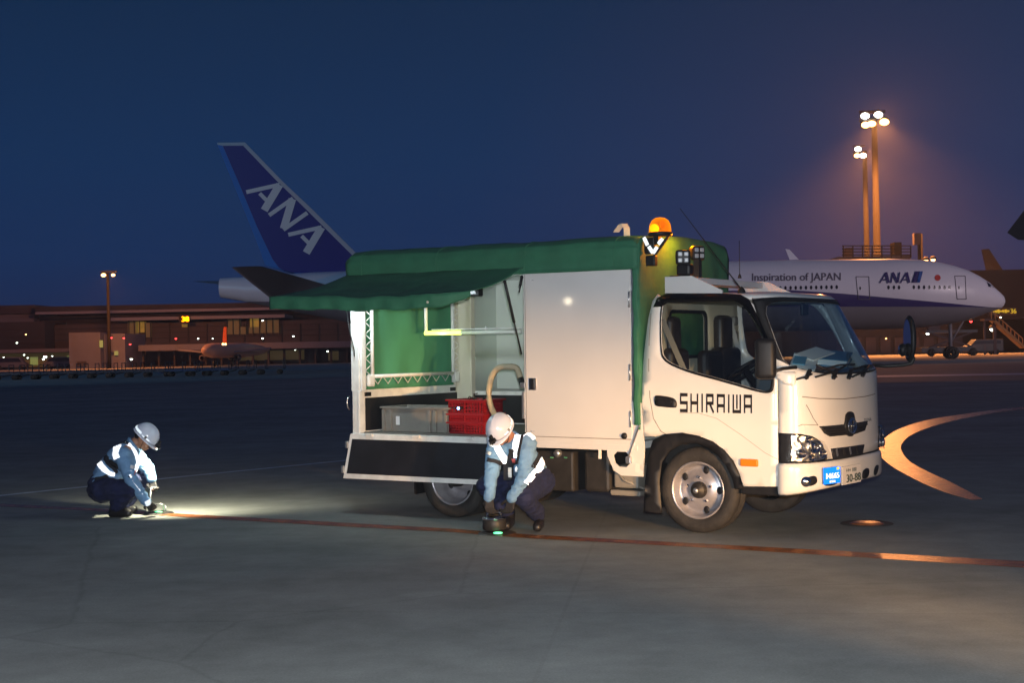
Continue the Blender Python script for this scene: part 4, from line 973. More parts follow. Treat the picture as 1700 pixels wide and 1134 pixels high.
# hose curving out of the bed
hp_ = [T(864, 628, .35), T(858, 612, .32), T(846, 609, .30), T(828, 611, .30), T(817, 624, .3), T(812, 645, .3), T(813, 668, .3), T(822, 690, .32), T(840, 712, .4)]
sm = []
for i in range(len(hp_) - 1):
    p0, p1, p2_, p3 = [hp_[max(0, min(len(hp_) - 1, j))] for j in (i - 1, i, i + 1, i + 2)]
    for q in range(5): t = q / 5; sm.append(.5 * ((2 * p1) + (p2_ - p0) * t + (2 * p0 - 5 * p1 + 4 * p2_ - p3) * t * t + (3 * p1 - p0 - 3 * p2_ + p3) * t ** 3))
hs = empty('vacuum_hose', label='thick beige hose arching over the red crates inside the open truck bed', cat='hose', mtx=TM)
mb = MB(); mb.tube(sm, [.028 + .0016 * (i % 2) for i in range(len(sm))], 12); mb.build('hose_pipe', 'beige_hose', hs)
mb = MB(); mb.tube([hp_[0], T(868, 640, .3)], .03, 10); mb.build('coupling', 'black', hs)
# ---- things in the bed and on the dashboard
gx0, gx1 = T(633, 690, .25).x, T(745, 690, .25).x; zb = .755
bin_ = empty('storage_bin', label='grey ribbed plastic storage bin with a white label, left of the red baskets', cat='storage bin', mtx=TM)
mb = MB(); w_, d_ = gx1 - gx0, .40; cx_, cy_ = (gx0 + gx1) / 2, .47
for (c, s) in (((cx_, cy_ - d_ / 2, zb + .12), (w_, .008, .235)), ((cx_, cy_ + d_ / 2, zb + .12), (w_, .008, .235)), ((cx_ - w_ / 2, cy_, zb + .12), (.008, d_ - .01, .235)), ((cx_ + w_ / 2, cy_, zb + .12), (.008, d_ - .01, .235)), ((cx_, cy_, zb + .006), (w_ - .01, d_ - .01, .01))): mb.box(c, s)
for k, dx in enumerate((-.36, -.28, .16, .22, .34)): mb.box((cx_ + dx * w_ / .76, cy_ - d_ / 2 - .012, zb + .11), (.035, .018, .21), bevel=.004)
mb.build('bin_shell', 'greyplastic', bin_)
mb = MB(); mb.box((cx_, cy_ - d_ / 2 - .012, zb + .237), (w_ + .03, .03, .018), bevel=.004); mb.box((cx_, cy_ + d_ / 2 + .012, zb + .237), (w_ + .03, .03, .018), bevel=.004)
mb.box((cx_ - w_ / 2 - .006, cy_, zb + .237), (.03, d_, .018), bevel=.004); mb.box((cx_ + w_ / 2 + .006, cy_, zb + .237), (.03, d_, .018), bevel=.004); mb.build('bin_rim', 'greyplastic', bin_)
lx = T(659, 700, .25).x; mb = MB(); mb.box((lx, cy_ - d_ / 2 - .006, zb + .11), (.045, .003, .085)); mb.build('bin_label', 'label_white', bin_)
rx0, rx1 = T(745, 690, .24).x, T(800, 690, .24).x
def crate(z, h_, label, scale=1.0):
    t = empty('basket', label=label, cat='basket', group='red plastic baskets stacked in the truck bed', mtx=TM @ Matrix.Translation(((rx0 + rx1) / 2, .42, z)))
    w_, d_ = (rx1 - rx0) * scale, .32; mb = MB()
    def face(a, b, nrm):                        # lattice wall from a to b
        a, b = V(a), V(b); n = 11; k = 1.08
        for j, zz in enumerate((.01, h_ * .36, h_ * .62, h_ - .012)): mb.bar(a + V((0, 0, zz)), b + V((0, 0, zz)), .006, .02 if j in (0, 3) else .012)
        for i in range(n + 1): q = a.lerp(b, i / n); mb.bar(q + V((0, 0, .01)), q + V((0, 0, h_ - .01)), .006, .014 if i % 5 else .03)
    x, y = w_ / 2, d_ / 2
    face((-x, -y, 0), (x, -y, 0), 0); face((-x, y, 0), (x, y, 0), 0); face((-x, -y, 0), (-x, y, 0), 0); face((x, -y, 0), (x, y, 0), 0); mb.box((0, 0, .006), (w_, d_, .01))
    mb.build('lattice', 'redplastic', t)
    mb = MB()
    for (c, s) in (((0, -y - .012, h_ + .004), (w_ + .06, .035, .016)), ((0, y + .012, h_ + .004), (w_ + .06, .035, .016)), ((-x - .012, 0, h_ + .004), (.035, d_, .016)), ((x + .012, 0, h_ + .004), (.035, d_, .016))): mb.box(c, s, bevel=.004)
    mb.build('rim', 'redplastic', t); return t
crate(zb, .10, 'lowest red plastic basket of the stack beside the grey bin'); crate(zb + .105, .075, 'red plastic basket in the middle of the stack beside the grey bin', 1.01)
top = crate(zb + .185, .13, 'topmost and widest red plastic basket of the stack beside the grey bin', 1.03)
q = T(761, 678, .21); ql = empty('torch', label='small torch with a bright blue lens at the front of the topmost red basket', cat='torch', mtx=TM @ Matrix.Translation(q))
mb = MB(); mb.tube([(0, .12, 0), (0, 0, 0)], .018, 10); mb.build('torch_body', 'black', ql); mb = MB(); mb.lathe([(0, -.012), (.010, -.01), (.015, 0)], (0, 0, 0), (0, 1, 0), 12); mb.build('torch_lens', 'led_blue', ql)
q = T(790, 668, .40); cl = empty('cable_coil', label='loose dark cable loops sticking out of the topmost red basket', cat='cable', mtx=TM @ Matrix.Translation(q))
mb = MB(); mb.tube([(math.cos(t) * .10, math.sin(t) * .05, .02 + .035 * math.sin(t * 3)) for t in [k * .45 for k in range(26)]], .006, 6); mb.tube([(-.02, 0, 0), (-.02, 0, .08), (.02, 0, .085)], .007, 6); mb.build('cable', 'chassis', cl)
M['blue_cover'] = mat('blue_file_cover', (.12, .34, .52), .5)
fb = empty('file_binder', label='thick blue ring binder lying tilted on the dashboard behind the windscreen', cat='binder', mtx=TM @ Matrix.Translation((.80, 1.12, 1.42)) @ Matrix.Rotation(.25, 4, 'Z') @ Matrix.Rotation(.10, 4, 'Y') @ Matrix.Rotation(.16, 4, 'X'))
mb = MB(); mb.box((0, 0, .055), (.28, .44, .006)); mb.box((0, 0, -.005), (.28, .44, .006)); mb.box((-.14, 0, .025), (.006, .44, .06)); mb.build('cover', 'blue_cover', fb)
mb = MB(); mb.box((0, 0, .025), (.26, .42, .045)); mb.build('pages', 'paper_white', fb)
ps = empty('paper_sheets', label='white papers spread on the dashboard in front of the steering wheel', cat='papers', mtx=TM @ Matrix.Translation((.77, .50, 1.425)) @ Matrix.Rotation(.20, 4, 'Y') @ Matrix.Rotation(.26, 4, 'X'))
mb = MB(); mb.box((0, 0, 0), (.21, .40, .012), rot=.3); mb.box((.0, .22, .014), (.20, .30, .008), rot=-.25); mb.build('papers', 'paper_white', ps)
mb = MB(); mb.box((-.02, -.05, .026), (.10, .20, .010), rot=.3); mb.build('blue_card', 'blue_cover', ps)

# ================================================================== PEOPLE
def bvh_of(objs):
    vs, fs = [], []
    for o in objs:
        b = len(vs); vs += [o.matrix_world @ v.co for v in o.data.vertices]; fs += [[b + k for k in p.vertices] for p in o.data.polygons]
    return BVHTree.FromPolygons(vs, fs)
def cast(bvh, u, v, off):
    d = ray(u, v).normalized(); h = bvh.ray_cast(CAM, d)
    if h[0] is None or h[3] > 16:
        # just beside the outline: take the nearest point of the cloth
        k = d * 12.5; h = bvh.find_nearest(CAM + k, 3)
        return (h[0] + h[1] * off) if h[0] else CAM + k
    n_ = h[1] if h[1].dot(d) < 0 else -h[1]
    return h[0] + n_ * off
def band(name, bvh, px, wpx, m_, parent, off=.007, sub=5):
    pts = [V(p) for p in px]; out = []
    for a, b in zip(pts, pts[1:]):
        for k in range(sub): out.append(a.lerp(b, k / sub))
    out.append(pts[-1]); mb = MB(); rows = []
    for i, p in enumerate(out):
        d = (out[min(i + 1, len(out) - 1)] - out[max(i - 1, 0)]).normalized(); n_ = V((-d.y, d.x))
        ww = wpx if not isinstance(wpx, tuple) else wpx[0] + (wpx[1] - wpx[0]) * i / (len(out) - 1)
        rows.append([mb.bm.verts.new(cast(bvh, *(p + n_ * ww * (j / 4 - .5)), off)) for j in range(5)])
    for a, b in zip(rows, rows[1:]):
        for j in range(4): mb.bm.faces.new((a[j], a[j + 1], b[j + 1], b[j])).smooth = True
    o = mb.build(name, m_, None, solid=.003, off=0)
    o.parent = parent; o.matrix_parent_inverse = parent.matrix_world.inverted(); return o
def hand(mb, wrist, grip, side, curl):
    """five unequal bent fingers leaving a palm at the wrist and closing on the point held"""
    w_, g_ = V(wrist), V(grip); d = (g_ - w_).normalized(); s_ = V(side).normalized(); s_ = (s_ - d * s_.dot(d)).normalized(); c_ = V(curl); c_ = (c_ - d * c_.dot(d)).normalized()
    pc = w_ + d * .05
    for k in range(4):
        lat = (k - 1.5) * .021; base = w_ + d * .088 + s_ * lat; ln = (.036, .042, .039, .031)[k]
        cap(mb, w_ + s_ * lat * .5, base, .017, .0115, 8)
        p1 = base + (d * .86 + c_ * .5).normalized() * ln; p2 = p1 + (d * .35 + c_ * .95).normalized() * ln * .8; p3 = p2 + (c_ * .9 - d * .35).normalized() * ln * .6
        cap(mb, base, p1, .0105, .0100, 8); cap(mb, p1, p2, .0098, .0092, 8); cap(mb, p2, p3, .0090, .0080, 8)
    tb = w_ + d * .03 - s_ * .030; t1 = tb + (d * .6 - s_ * .6 + c_ * .5).normalized() * .042; t2 = t1 + (d * .7 + c_ * .7 + s_ * .1).normalized() * .034
    cap(mb, w_ + d * .015, tb, .018, .014, 8); cap(mb, tb, t1, .0135, .0115, 8); cap(mb, t1, t2, .0110, .0095, 8)

def person(label, J, F, U, origin):
    t = empty('person', origin, 0, label, 'person'); bpy.context.view_layer.update()
    inv = t.matrix_world.inverted(); J = {k: inv @ v for k, v in J.items()}
    F = V(F).normalized(); U = (V(U) - F * V(U).dot(F)).normalized(); Rr = F.cross(U)
    HR = Matrix((Rr, F, U)).transposed(); hc = J['head']
    def H(x, y, z): return hc + HR @ V((x, y, z))      # head frame: x right ear, y face, z crown
    # --- body: one continuous surface
    b = MB()
    b.ball(hc, 1, 3, (.074, .092, .112), HR); b.ball(H(0, .035, -.055), 1, 2, (.055, .058, .062), HR); b.ball(H(0, .078, -.088), .022, 2)
    cap(b, H(0, .088, .005), H(0, .112, -.028), .008, .0135, 8); b.ball(H(0, .098, -.058), 1, 2, (.026, .012, .007), HR); b.ball(H(0, .097, -.070), 1, 2, (.022, .011, .006), HR)
    for s_ in (-1, 1):
        b.ball(H(s_ * .077, -.008, -.02), 1, 2, (.010, .020, .032), HR); b.ball(H(s_ * .033, .070, .022), 1, 2, (.026, .020, .010), HR); b.ball(H(s_ * .038, .060, -.03), .028, 2)
    cap(b, H(0, -.02, -.07), J['neck'], .056, .062)
    cap(b, J['neck'], J['chest'], .07, .12); cap(b, J['chest'], J['belly'], .12, .115); cap(b, J['belly'], J['pelvis'], .115, .12)
    for q in ('L', 'R'):
        cap(b, J['neck'], J['sh' + q], .05, .055); cap(b, J['sh' + q], J['el' + q], .050, .038); cap(b, J['el' + q], J['wr' + q], .037, .026)
        cap(b, J['pelvis'], J['hip' + q], .10, .09); cap(b, J['hip' + q], J['kn' + q], .082, .056); cap(b, J['kn' + q], J['an' + q], .054, .036); hq = J['an' + q] - V((0, 0, .05)); cap(b, J['an' + q], hq, .030, .026); cap(b, hq, J['toe' + q], .026, .024)
        hand(b, J['wr' + q], J['gr' + q], J['sd' + q] - J['wr' + q], J['cu' + q] - J['wr' + q])
    body_ = remesh(b, 'body', 'skin', t, .0075, 2, .4)
    # eyes and brows
    for s_ in (-1, 1):
        mb = MB(); mb.ball(H(s_ * .033, .083, .002), .011, 2); mb.build('eye', 'label_white', body_); mb = MB(); mb.tube([H(s_ * .018, .094, .018), H(s_ * .034, .096, .021), H(s_ * .050, .086, .015)], .004, 6); mb.build('eyebrow', 'hair', body_)
    mb = MB(); mb.ball(H(0, -.012, .012), 1, 3, (.081, .095, .108), HR)
    for v in mb.bm.verts[:]:
        lc = HR.transposed() @ (v.co - hc)
        if lc.y > .03 and lc.z < .055: v.co = H(lc.x * .8, min(lc.y, .03), lc.z)
        if lc.z < -.06: v.co = H(lc.x * .8, lc.y * .75, -.06 + (lc.z + .06) * .4)
    mb.build('hair', 'hair', t, smooth=True)
    # --- clothes
    s = MB(); ck = (J['chest'] - J['neck'])
    cap(s, J['neck'] + ck * .12, J['chest'], .085, .148, 18); cap(s, J['chest'], J['belly'], .148, .138, 18); cap(s, J['belly'], J['pelvis'].lerp(J['belly'], .3), .138, .138, 18)
    cap(s, J['shL'], J['shR'], .082, .082, 16)
    for q in ('L', 'R'):
        cap(s, J['chest'], J['sh' + q], .11, .085, 16); cap(s, J['sh' + q], J['el' + q], .078, .060, 16); cap(s, J['el' + q], J['wr' + q], .060, .044, 16); s.ball(J['el' + q], .064, 2)
        cap(s, J['wr' + q].lerp(J['el' + q], .10), J['wr' + q], .047, .045, 12)
    shirt = remesh(s, 'shirt', 'shirt', t, .011, 5, .5, .0085, .062)
    mb = MB(); nk = J['neck']; nd = (H(0, -.02, -.07) - nk).normalized(); a_ = nd.cross(V((0, 1, 0))).normalized(); b2 = nd.cross(a_)
    mb.tube([nk + nd * .03 + (a_ * math.cos(k) + b2 * math.sin(k)) * .072 for k in [i * .4 for i in range(17)]], .016, 8); mb.build('collar', 'shirt', shirt)
    p = MB(); cap(p, J['pelvis'], J['pelvis'].lerp(J['belly'], .35), .152, .140, 18)
    for q in ('L', 'R'):
        cap(p, J['pelvis'], J['hip' + q], .135, .122, 16); cap(p, J['hip' + q], J['kn' + q], .118, .082, 16); cap(p, J['kn' + q], J['an' + q].lerp(J['kn' + q], .12), .082, .070, 16)
    remesh(p, 'trousers', 'navy', t, .011, 5, .5, .010, .075)
    for q in ('L', 'R'):
        g_ = MB(); w_ = J['wr' + q]; e_ = J['el' + q]; cap(g_, w_.lerp(e_, .12), w_, .036, .031, 12); hand(g_, w_, J['gr' + q], J['sd' + q] - w_, J['cu' + q] - w_)
        o = remesh(g_, 'glove', 'glove', t, .0055, 1, .3)
        for v, nrm in zip(o.data.vertices, [n_.vector.copy() for n_ in o.data.vertex_normals]): v.co += nrm * .002
        bt = MB(); an_, to_ = J['an' + q], J['toe' + q]; d = (to_ - an_); d.z = 0; d.normalize(); zf = inv.translation.z * 0 - t.location.z
        heel = an_ - d * .035; heel.z = max(an_.z - .085, -t.location.z + .036)
        cap(bt, an_.lerp(J['kn' + q], .32), an_, .058, .054, 12); cap(bt, an_, heel, .052, .040, 12); cap(bt, heel, to_, .042, .040, 12); cap(bt, heel.lerp(to_, .5) + V((0, 0, .015)), to_, .045, .042, 12); cap(bt, an_, heel.lerp(to_, .55), .045, .042)
        bo = remesh(bt, 'boot', 'leather', t, .008, 4, .5)
        for v in bo.data.vertices: v.co.z = max(v.co.z, -t.location.z + .003)
    # --- helmet
    hm = MB(); 
    def hl(a, b_):
        th = 2 * math.pi * a; ph = b_ * math.pi / 2 * 1.08; fr_ = max(0, math.sin(th)) 
        rx, ry, rz = .112, .134, .125; rid = .004 * (1 if abs(math.cos(th)) < .3 else 0)
        r_ = math.sin(ph); return H(math.cos(th) * rx * r_, math.sin(th) * ry * r_ + .002, .022 + rz * math.cos(ph) + rid)
    hm.grid(hl, 36, 12, closed_u=True)
    def brim(a, b_):
        th = 2 * math.pi * a; fr_ = max(0, math.sin(th)) ** 2; o_ = (.012 + .035 * fr_) * b_
        return H(math.cos(th) * (.111 + o_ * .7), math.sin(th) * (.133 + o_) + .002, .006 - .010 * b_ - .008 * fr_ * b_)
    hm.grid(brim, 36, 3, closed_u=True); hm.tube([H(0, .085, .116), H(0, .05, .134), H(0, 0, .143), H(0, -.05, .135), H(0, -.085, .118)], [.004, .008, .009, .008, .004], 8)
    hel = hm.build('helmet', 'helmet', t, solid=.004)
    def hband(a0, a1, z0, z1, name, m_):
        mb = MB()
        def f(a, b_):
            th = a0 + (a1 - a0) * a; zz = z0 + (z1 - z0) * b_; c_ = math.sqrt(max(0, 1 - ((zz - .022) / .125) ** 2)) if zz > .022 else 1
            return H(math.cos(th) * (.112 * c_ + .004), math.sin(th) * (.134 * c_ + .004) + .002, zz)
        mb.grid(f, 16, 3); return mb.build(name, m_, hel, solid=.001)
    hband(math.pi * 1.08, math.pi * 1.92, .018, .042, 'reflective_band', 'retro_white'); hband(-.10, .62, .020, .032, 'reflective_band', 'retro_white'); hband(math.pi - .62, math.pi + .10, .020, .032, 'reflective_band', 'retro_white')
    for s_ in (-1, 1): mb = MB(); mb.lathe([(0, .006), (.011, .005), (.014, 0)], H(s_ * .112, .03, .03), HR @ V((s_, .15, .15)), 14); mb.build('side_button', 'greyplastic', hel)
    lp_ = MB(); lp_.box(H(0, .150, .030), (.055, .04, .036), rot=HR, bevel=.006); lp_.box(H(0, .142, .060), (.022, .03, .04), rot=HR, bevel=.004); lp_.tube([H(0, .15, .03), H(0, .185, .018)], .016, 10); hl_ = lp_.build('head_lamp', 'black', hel)
    mb = MB(); mb.lathe([(0, .004), (.010, .003), (.013, 0)], H(0, .186, .018), HR @ V((0, 1, -.3)), 12); mb.build('lamp_lens', 'led_chip', hl_)
    for s_ in (-1, 1): mb = MB(); mb.tube([H(s_ * .088, .03, .01), H(s_ * .078, .04, -.05), H(s_ * .045, .055, -.10), H(0, .062, -.125)], .0035, 6); mb.build('chin_strap', 'black', hel)
    return t, shirt, H

def Z8(x, y): return (740 + x / 4.725, 660 + y / 4.725)
J2 = {'head': P(831, 713, 11.56), 'neck': P(850, 733, 11.76), 'chest': P(857, 753, 11.82), 'belly': P(878, 776, 11.97), 'pelvis': P(888, 797, 12.08),
      'shL': P(875, 736, 11.63), 'shR': P(823, 745, 11.84), 'elL': P(873, 787, 11.52), 'elR': P(816, 787, 11.70), 'wrL': P(850, 827, 11.56), 'wrR': P(812, 826, 11.62),
      'grL': P(843, 858, 11.56), 'grR': P(813, 862, 11.60), 'sdL': P(875, 830, 11.5), 'sdR': P(840, 826, 11.62), 'cuL': P(820, 838, 11.70), 'cuR': P(835, 838, 11.75),
      'hipL': P(899, 800, 11.96), 'hipR': P(872, 797, 12.14), 'knL': P(869, 826, 11.58), 'knR': P(806, 806, 11.84), 'anL': P(895, 856, 11.86), 'anR': P(846, 852, 12.02), 'toeL': P(892, 874, 11.70), 'toeR': P(841, 869, 11.84)}
for k in ('toeL', 'toeR'): J2[k].z = .045
d2 = V((-.55, -.83, 0)).normalized(); pit = math.radians(46)
o2 = G(865, 876)
man2, sh2, H2 = person('squatting worker in white helmet and silver reflective harness, holding a round tool beside the truck', J2, d2 * math.cos(pit) + V((0, 0, -math.sin(pit))), d2 * math.sin(pit) + V((0, 0, math.cos(pit))), o2)
bpy.context.view_layer.update()
bv = bvh_of([sh2])
band('reflective_strap', bv, [Z8(*p) for p in ((610, 262), (578, 300), (562, 350), (550, 410), (540, 470))], (14.5, 11), 'retro', man2)
band('reflective_strap', bv, [Z8(*p) for p in ((398, 368), (425, 430), (462, 490), (482, 535))], (10, 15), 'retro', man2)
band('reflective_strap', bv, [Z8(*p) for p in ((640, 278), (668, 300), (690, 328))], (7, 5), 'retro', man2)
band('reflective_strap', bv, [Z8(*p) for p in ((770, 468), (735, 540), (690, 610), (640, 682))], (9, 15), 'retro', man2, .010)
band('harness_webbing', bv, [Z8(*p) for p in ((640, 266), (605, 300), (588, 370), (575, 450), (560, 520))], 4, 'vest_black', man2, .009)
band('harness_webbing', bv, [Z8(*p) for p in ((330, 492), (400, 508), (460, 535), (520, 520), (560, 500))], 7, 'vest_black', man2, .010)
band('harness_webbing', bv, [Z8(*p) for p in ((700, 560), (735, 480), (745, 430))], (16, 8), 'vest_black', man2, .006)
band('harness_webbing', bv, [Z8(*p) for p in ((520, 400), (510, 470), (505, 560), (490, 640))], (7, 15), 'vest_black', man2, .013)
band('harness_webbing', bv, [Z8(*p) for p in ((455, 530), (450, 600), (470, 650))], 6, 'vest_black', man2, .013)
for px, sz, mm in (((535, 490), 6, 'pinkred'), ((440, 610), 6, 'pinkred')):
    band('red_tab', bv, [Z8(px[0], px[1] - 16), Z8(px[0], px[1] + 16)], sz, mm, man2, .02, 2)
def hung(name, px, py, dep, size, m_, yaw=.35):
    p = man2.matrix_world.inverted() @ P(*Z8(px, py), dep); mb = MB(); mb.box(p, size, rot=Matrix.Rotation(yaw, 3, 'Z'), bevel=.004); return mb.build(name, m_, man2)
pouch = hung('radio_pouch', 490, 590, 11.70, (.075, .04, .13), 'vest_black', -.5); hung('white_card', 503, 590, 11.665, (.034, .006, .085), 'label_white', -.5)
band('white_tab', bv, [Z8(558, 545), Z8(558, 570)], 5, 'retro_white', man2, .02, 2)
band('name_tape', bv, [Z8(322, 432), Z8(356, 446)], 5, 'label_white', man2, .006, 2)

def Z7(x, y): return (120 + x / 5.67, 680 + y / 5.67)
J1 = {'head': P(240, 726, 13.55), 'neck': P(217, 741, 13.53), 'chest': P(204, 761, 13.53), 'belly': P(181, 785, 13.53), 'pelvis': P(170, 810, 13.53),
      'shR': P(203, 757, 13.37), 'shL': P(226, 757, 13.70), 'elR': P(219, 799, 13.27), 'elL': P(246, 779, 13.70), 'wrR': P(243, 833, 13.36), 'wrL': P(252, 796, 13.66),
      'grR': P(257, 848, 13.42), 'grL': P(255, 816, 13.62), 'sdR': P(253, 828, 13.36), 'sdL': P(262, 796, 13.66), 'cuR': P(243, 850, 13.8), 'cuL': P(262, 812, 13.5),
      'hipR': P(171, 813, 13.42), 'hipL': P(174, 811, 13.66), 'knR': P(216, 812, 13.30), 'knL': P(236, 795, 13.74), 'anR': P(191, 842, 13.42), 'anL': P(207, 838, 13.70), 'toeR': P(213, 852, 13.38), 'toeL': P(222, 845, 13.70)}
for k in ('toeL', 'toeR'): J1[k].z = .045
d1v = V((1, -.02, 0)).normalized(); pit = math.radians(44)
man1, sh1, H1 = person('squatting worker on the far left in helmet and harness, working at a small ground fitting', J1, d1v * math.cos(pit) + V((0, 0, -math.sin(pit))), d1v * math.sin(pit) + V((0, 0, math.cos(pit))), G(200, 856))
bpy.context.view_layer.update()
bv = bvh_of([sh1])
band('reflective_strap', bv, [Z7(*p) for p in ((440, 325), (415, 375), (405, 420), (425, 462))], (10, 10), 'retro', man1)
band('reflective_strap', bv, [Z7(*p) for p in ((490, 300), (560, 350), (605, 440), (618, 500), (600, 560))], (5, 7), 'retro', man1)
band('reflective_strap', bv, [Z7(*p) for p in ((258, 505), (300, 560), (350, 600), (400, 612))], (10, 6), 'retro', man1, .010)
band('cuff_band', bv, [Z7(*p) for p in ((690, 890), (735, 868))], 8, 'retro_white', man1, .006, 3)
band('harness_webbing', bv, [Z7(*p) for p in ((300, 430), (340, 500), (400, 560), (420, 600))], (9, 6), 'vest_black', man1, .008)
band('harness_webbing', bv, [Z7(*p) for p in ((440, 320), (480, 305), (530, 325))], 5, 'vest_black', man1, .009)
band('harness_webbing', bv, [Z7(*p) for p in ((220, 660), (270, 655), (340, 630))], 8, 'vest_black', man1, .008)
band('red_tab', bv, [Z7(600, 545), Z7(602, 568)], 5, 'pinkred', man1, .012, 2); band('name_tape', bv, [Z7(545, 540), Z7(580, 550)], 5, 'label_white', man1, .006, 2)

# tools and the ground fittings they work on
def steel(name, pos, label, cat): return empty(name, pos, 0, label, cat)
c = G(821, 886); rt = steel('core_tool', c + V((0, 0, .03)), 'drum shaped dark tool with a silver rim held down by the worker beside the truck', 'tool')
mb = MB(); mb.lathe([(0, .0), (.085, .0), (.10, .01), (.10, .085), (.092, .095), (0, .095)], (0, 0, 0), (0, 0, 1), 28); mb.build('drum', 'chassis', rt)
mb = MB(); mb.lathe([(.085, .094), (.103, .094), (.105, .104), (.098, .112), (.07, .115), (.0, .115)], (0, 0, 0), (0, 0, 1), 28); mb.build('rim', 'chrome', rt)
mb = MB(); mb.tube([(-.06, -.02, .11), (-.055, -.02, .15), (.0, -.01, .16), (.055, 0, .15), (.06, 0, .11)], .012, 8); mb.build('handle', 'chrome', rt)
def fitting(c, r, label, gm=(.03, -.03)):
    t = empty('ground_fitting', c, 0, label, 'ground fitting')
    mb = MB(); mb.lathe([(0, .022), (r * .5, .022), (r * .8, .016), (r, .004), (r * 1.02, .001)], (0, 0, 0), (0, 0, 1), 32); mb.build('ring', 'chassis', t)
    mb = MB(); mb.ball((gm[0], gm[1], .020), 1, 2, (.042, .03, .010)); mb.build('green_lens', 'led_green', t)
fitting(c + V((.02, -.0, .0)), .165, 'dark round taxiway light with green lens under the worker beside the truck', (.01, -.12))
c1 = G(262, 853); fitting(c1, .16, 'dark round taxiway light with green lens in front of the far left worker', (.02, -.05))
wr_ = empty('wrench', (0, 0, 0), 0, 'steel T-shaped wrench standing under the hand of the far left worker', 'wrench')
mb = MB(); mb.tube([P(251, 810, 13.6), P(249.5, 832, 13.5)], .009, 8); mb.tube([P(244, 812, 13.6), P(259, 809, 13.6)], .009, 8); mb.build('shaft', 'silver', wr_)
br_ = empty('bracket_tool', (0, 0, 0), 0, 'small steel L bracket standing beside the glove of the far left worker', 'tool')
q = G(272, 853); mb = MB(); mb.tube([q, q + V((0, 0, .085)), q + V((-.02, 0, .095)), q + V((-.10, 0, .088))], .008, 8); mb.tube([q + V((.018, 0, 0)), q + V((.018, 0, .08))], .006, 6); mb.tube([q + V((-.02, 0, .008)), q + V((.06, 0, .008))], .007, 6); mb.build('bracket', 'silver', br_)
mb = MB(); mb.lathe([(.0, .003), (.055, .003)], G(805, 889), (0, 0, 1), 20)
tag(mb.build('paper_scrap', 'label_white'), 'pale flat scrap on the ground left of the drum shaped tool', 'scrap') if 0 else mb.bm.free()

for H_, q, pw, px_ in ((H1, man1, 115, (300, 842)), (H2, man2, 2, (822, 884))):
    o = light('head_lamp_light', 'SPOT', (0, 0, 0), pw, (1, .93, .66), .02, None, 168, .55)
    p = q.matrix_world @ H_(0, .215, .010); o.location = p; o.rotation_euler = (G(*px_) - p).to_track_quat('-Z', 'Y').to_euler()

# ================================================================== FAR: aircraft, buildings, masts
YA = 120.0
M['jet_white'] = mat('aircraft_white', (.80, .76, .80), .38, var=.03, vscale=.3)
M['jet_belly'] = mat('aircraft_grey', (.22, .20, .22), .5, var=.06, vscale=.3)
M['jet_stripe'] = mat('aircraft_blue_stripe', (.035, .022, .14), .4)
M['jet_navy'] = mat('tail_navy', (.0005, .004, .24), .4)
M['jet_blue'] = mat('tail_light_blue', (.004, .17, .62), .4)
M['jet_tailwhite'] = mat('tail_white', (.55, .56, .60), .4)
M['jet_dark'] = mat('aircraft_window', (.012, .012, .03), .2)
M['jet_line'] = mat('aircraft_door_line', (.13, .11, .15), .6)
M['red_disc'] = mat('red_disc', (.55, .04, .03), .5)
M['tail_logo'] = mat('tail_logo_paint', (.74, .76, .78), .5)
jet = empty('airliner', P(1000, 600, YA).to_2d().to_3d(), 0, 'large white airliner with navy tail and dark stripe parked across the apron behind the truck', 'airliner')
JO = jet.location.copy()
def A(u, v, dy=0.0):                               # in the aircraft's frame, dy metres nearer than its centreline
    return P(u, v, YA - dy) - JO
sh = [(1667.8, 497, 503), (1665, 491, 508), (1660, 486, 512.5), (1650, 477.5, 516), (1641, 469, 518.5), (1623, 457.5, 525), (1606, 449, 531), (1582, 441, 536.5), (1553, 434.5, 541), (1523, 431, 544.5), (1480, 429.5, 546.5), (1400, 430.5, 548.5), (1300, 432, 550), (1100, 436.5, 554), (900, 441, 558), (750, 444.5, 559), (680, 446.5, 552), (600, 449, 540), (520, 452, 524), (440, 457.5, 508), (400, 460, 500), (366, 462, 494)]
prof = []
for u, t_, b_ in sh:
    a_, c_ = A(u, t_), A(u, b_); prof.append((a_.x, (a_.z + c_.z) / 2, (a_.z - c_.z) / 2))
def jr(x):
    pr = sorted(prof); return interp([(p[0], p[1], p[2]) for p in pr], x)
st = [(366, 500.5, 501), (700, 505, 507), (1100, 486, 512), (1300, 484, 511), (1380, 489.5, 511), (1500, 500, 511), (1600, 508.5, 511), (1640, 511.0, 511.5), (1668, 511.2, 511.6)]
stx = sorted([(A(u, a_).x, A(u, a_).z, A(u, b_).z) for u, a_, b_ in st])
mb = MB(); rings = []
xs = sorted([p[0] for p in prof] + [prof[-1][0] + (prof[0][0] - prof[-1][0]) * k / 60 for k in range(1, 60)] + [prof[0][0] - .02])
NA, NB, NC = 14, 3, 12
for x in xs:
    zc, r_ = jr(x); zt, zb_ = interp(stx, x); rr = max(.02, r_)
    s1 = max(-.97, min(.97, (zt - zc) / rr)); s2 = max(-.98, min(s1 - .005, (zb_ - zc) / rr)); a1, a2 = math.asin(s1), math.asin(s2)
    an = [math.pi / 2 + (a1 - math.pi / 2) * k / NA for k in range(NA)] + [a1 + (a2 - a1) * k / NB for k in range(NB)] + [a2 + (-math.pi / 2 - a2) * k / NC for k in range(NC + 1)]
    ring = [(math.cos(q) * rr, zc + math.sin(q) * rr) for q in an]
    rings.append(([mb.bm.verts.new((x, -a, b)) for a, b in ring], [mb.bm.verts.new((x, a, b)) for a, b in ring]))
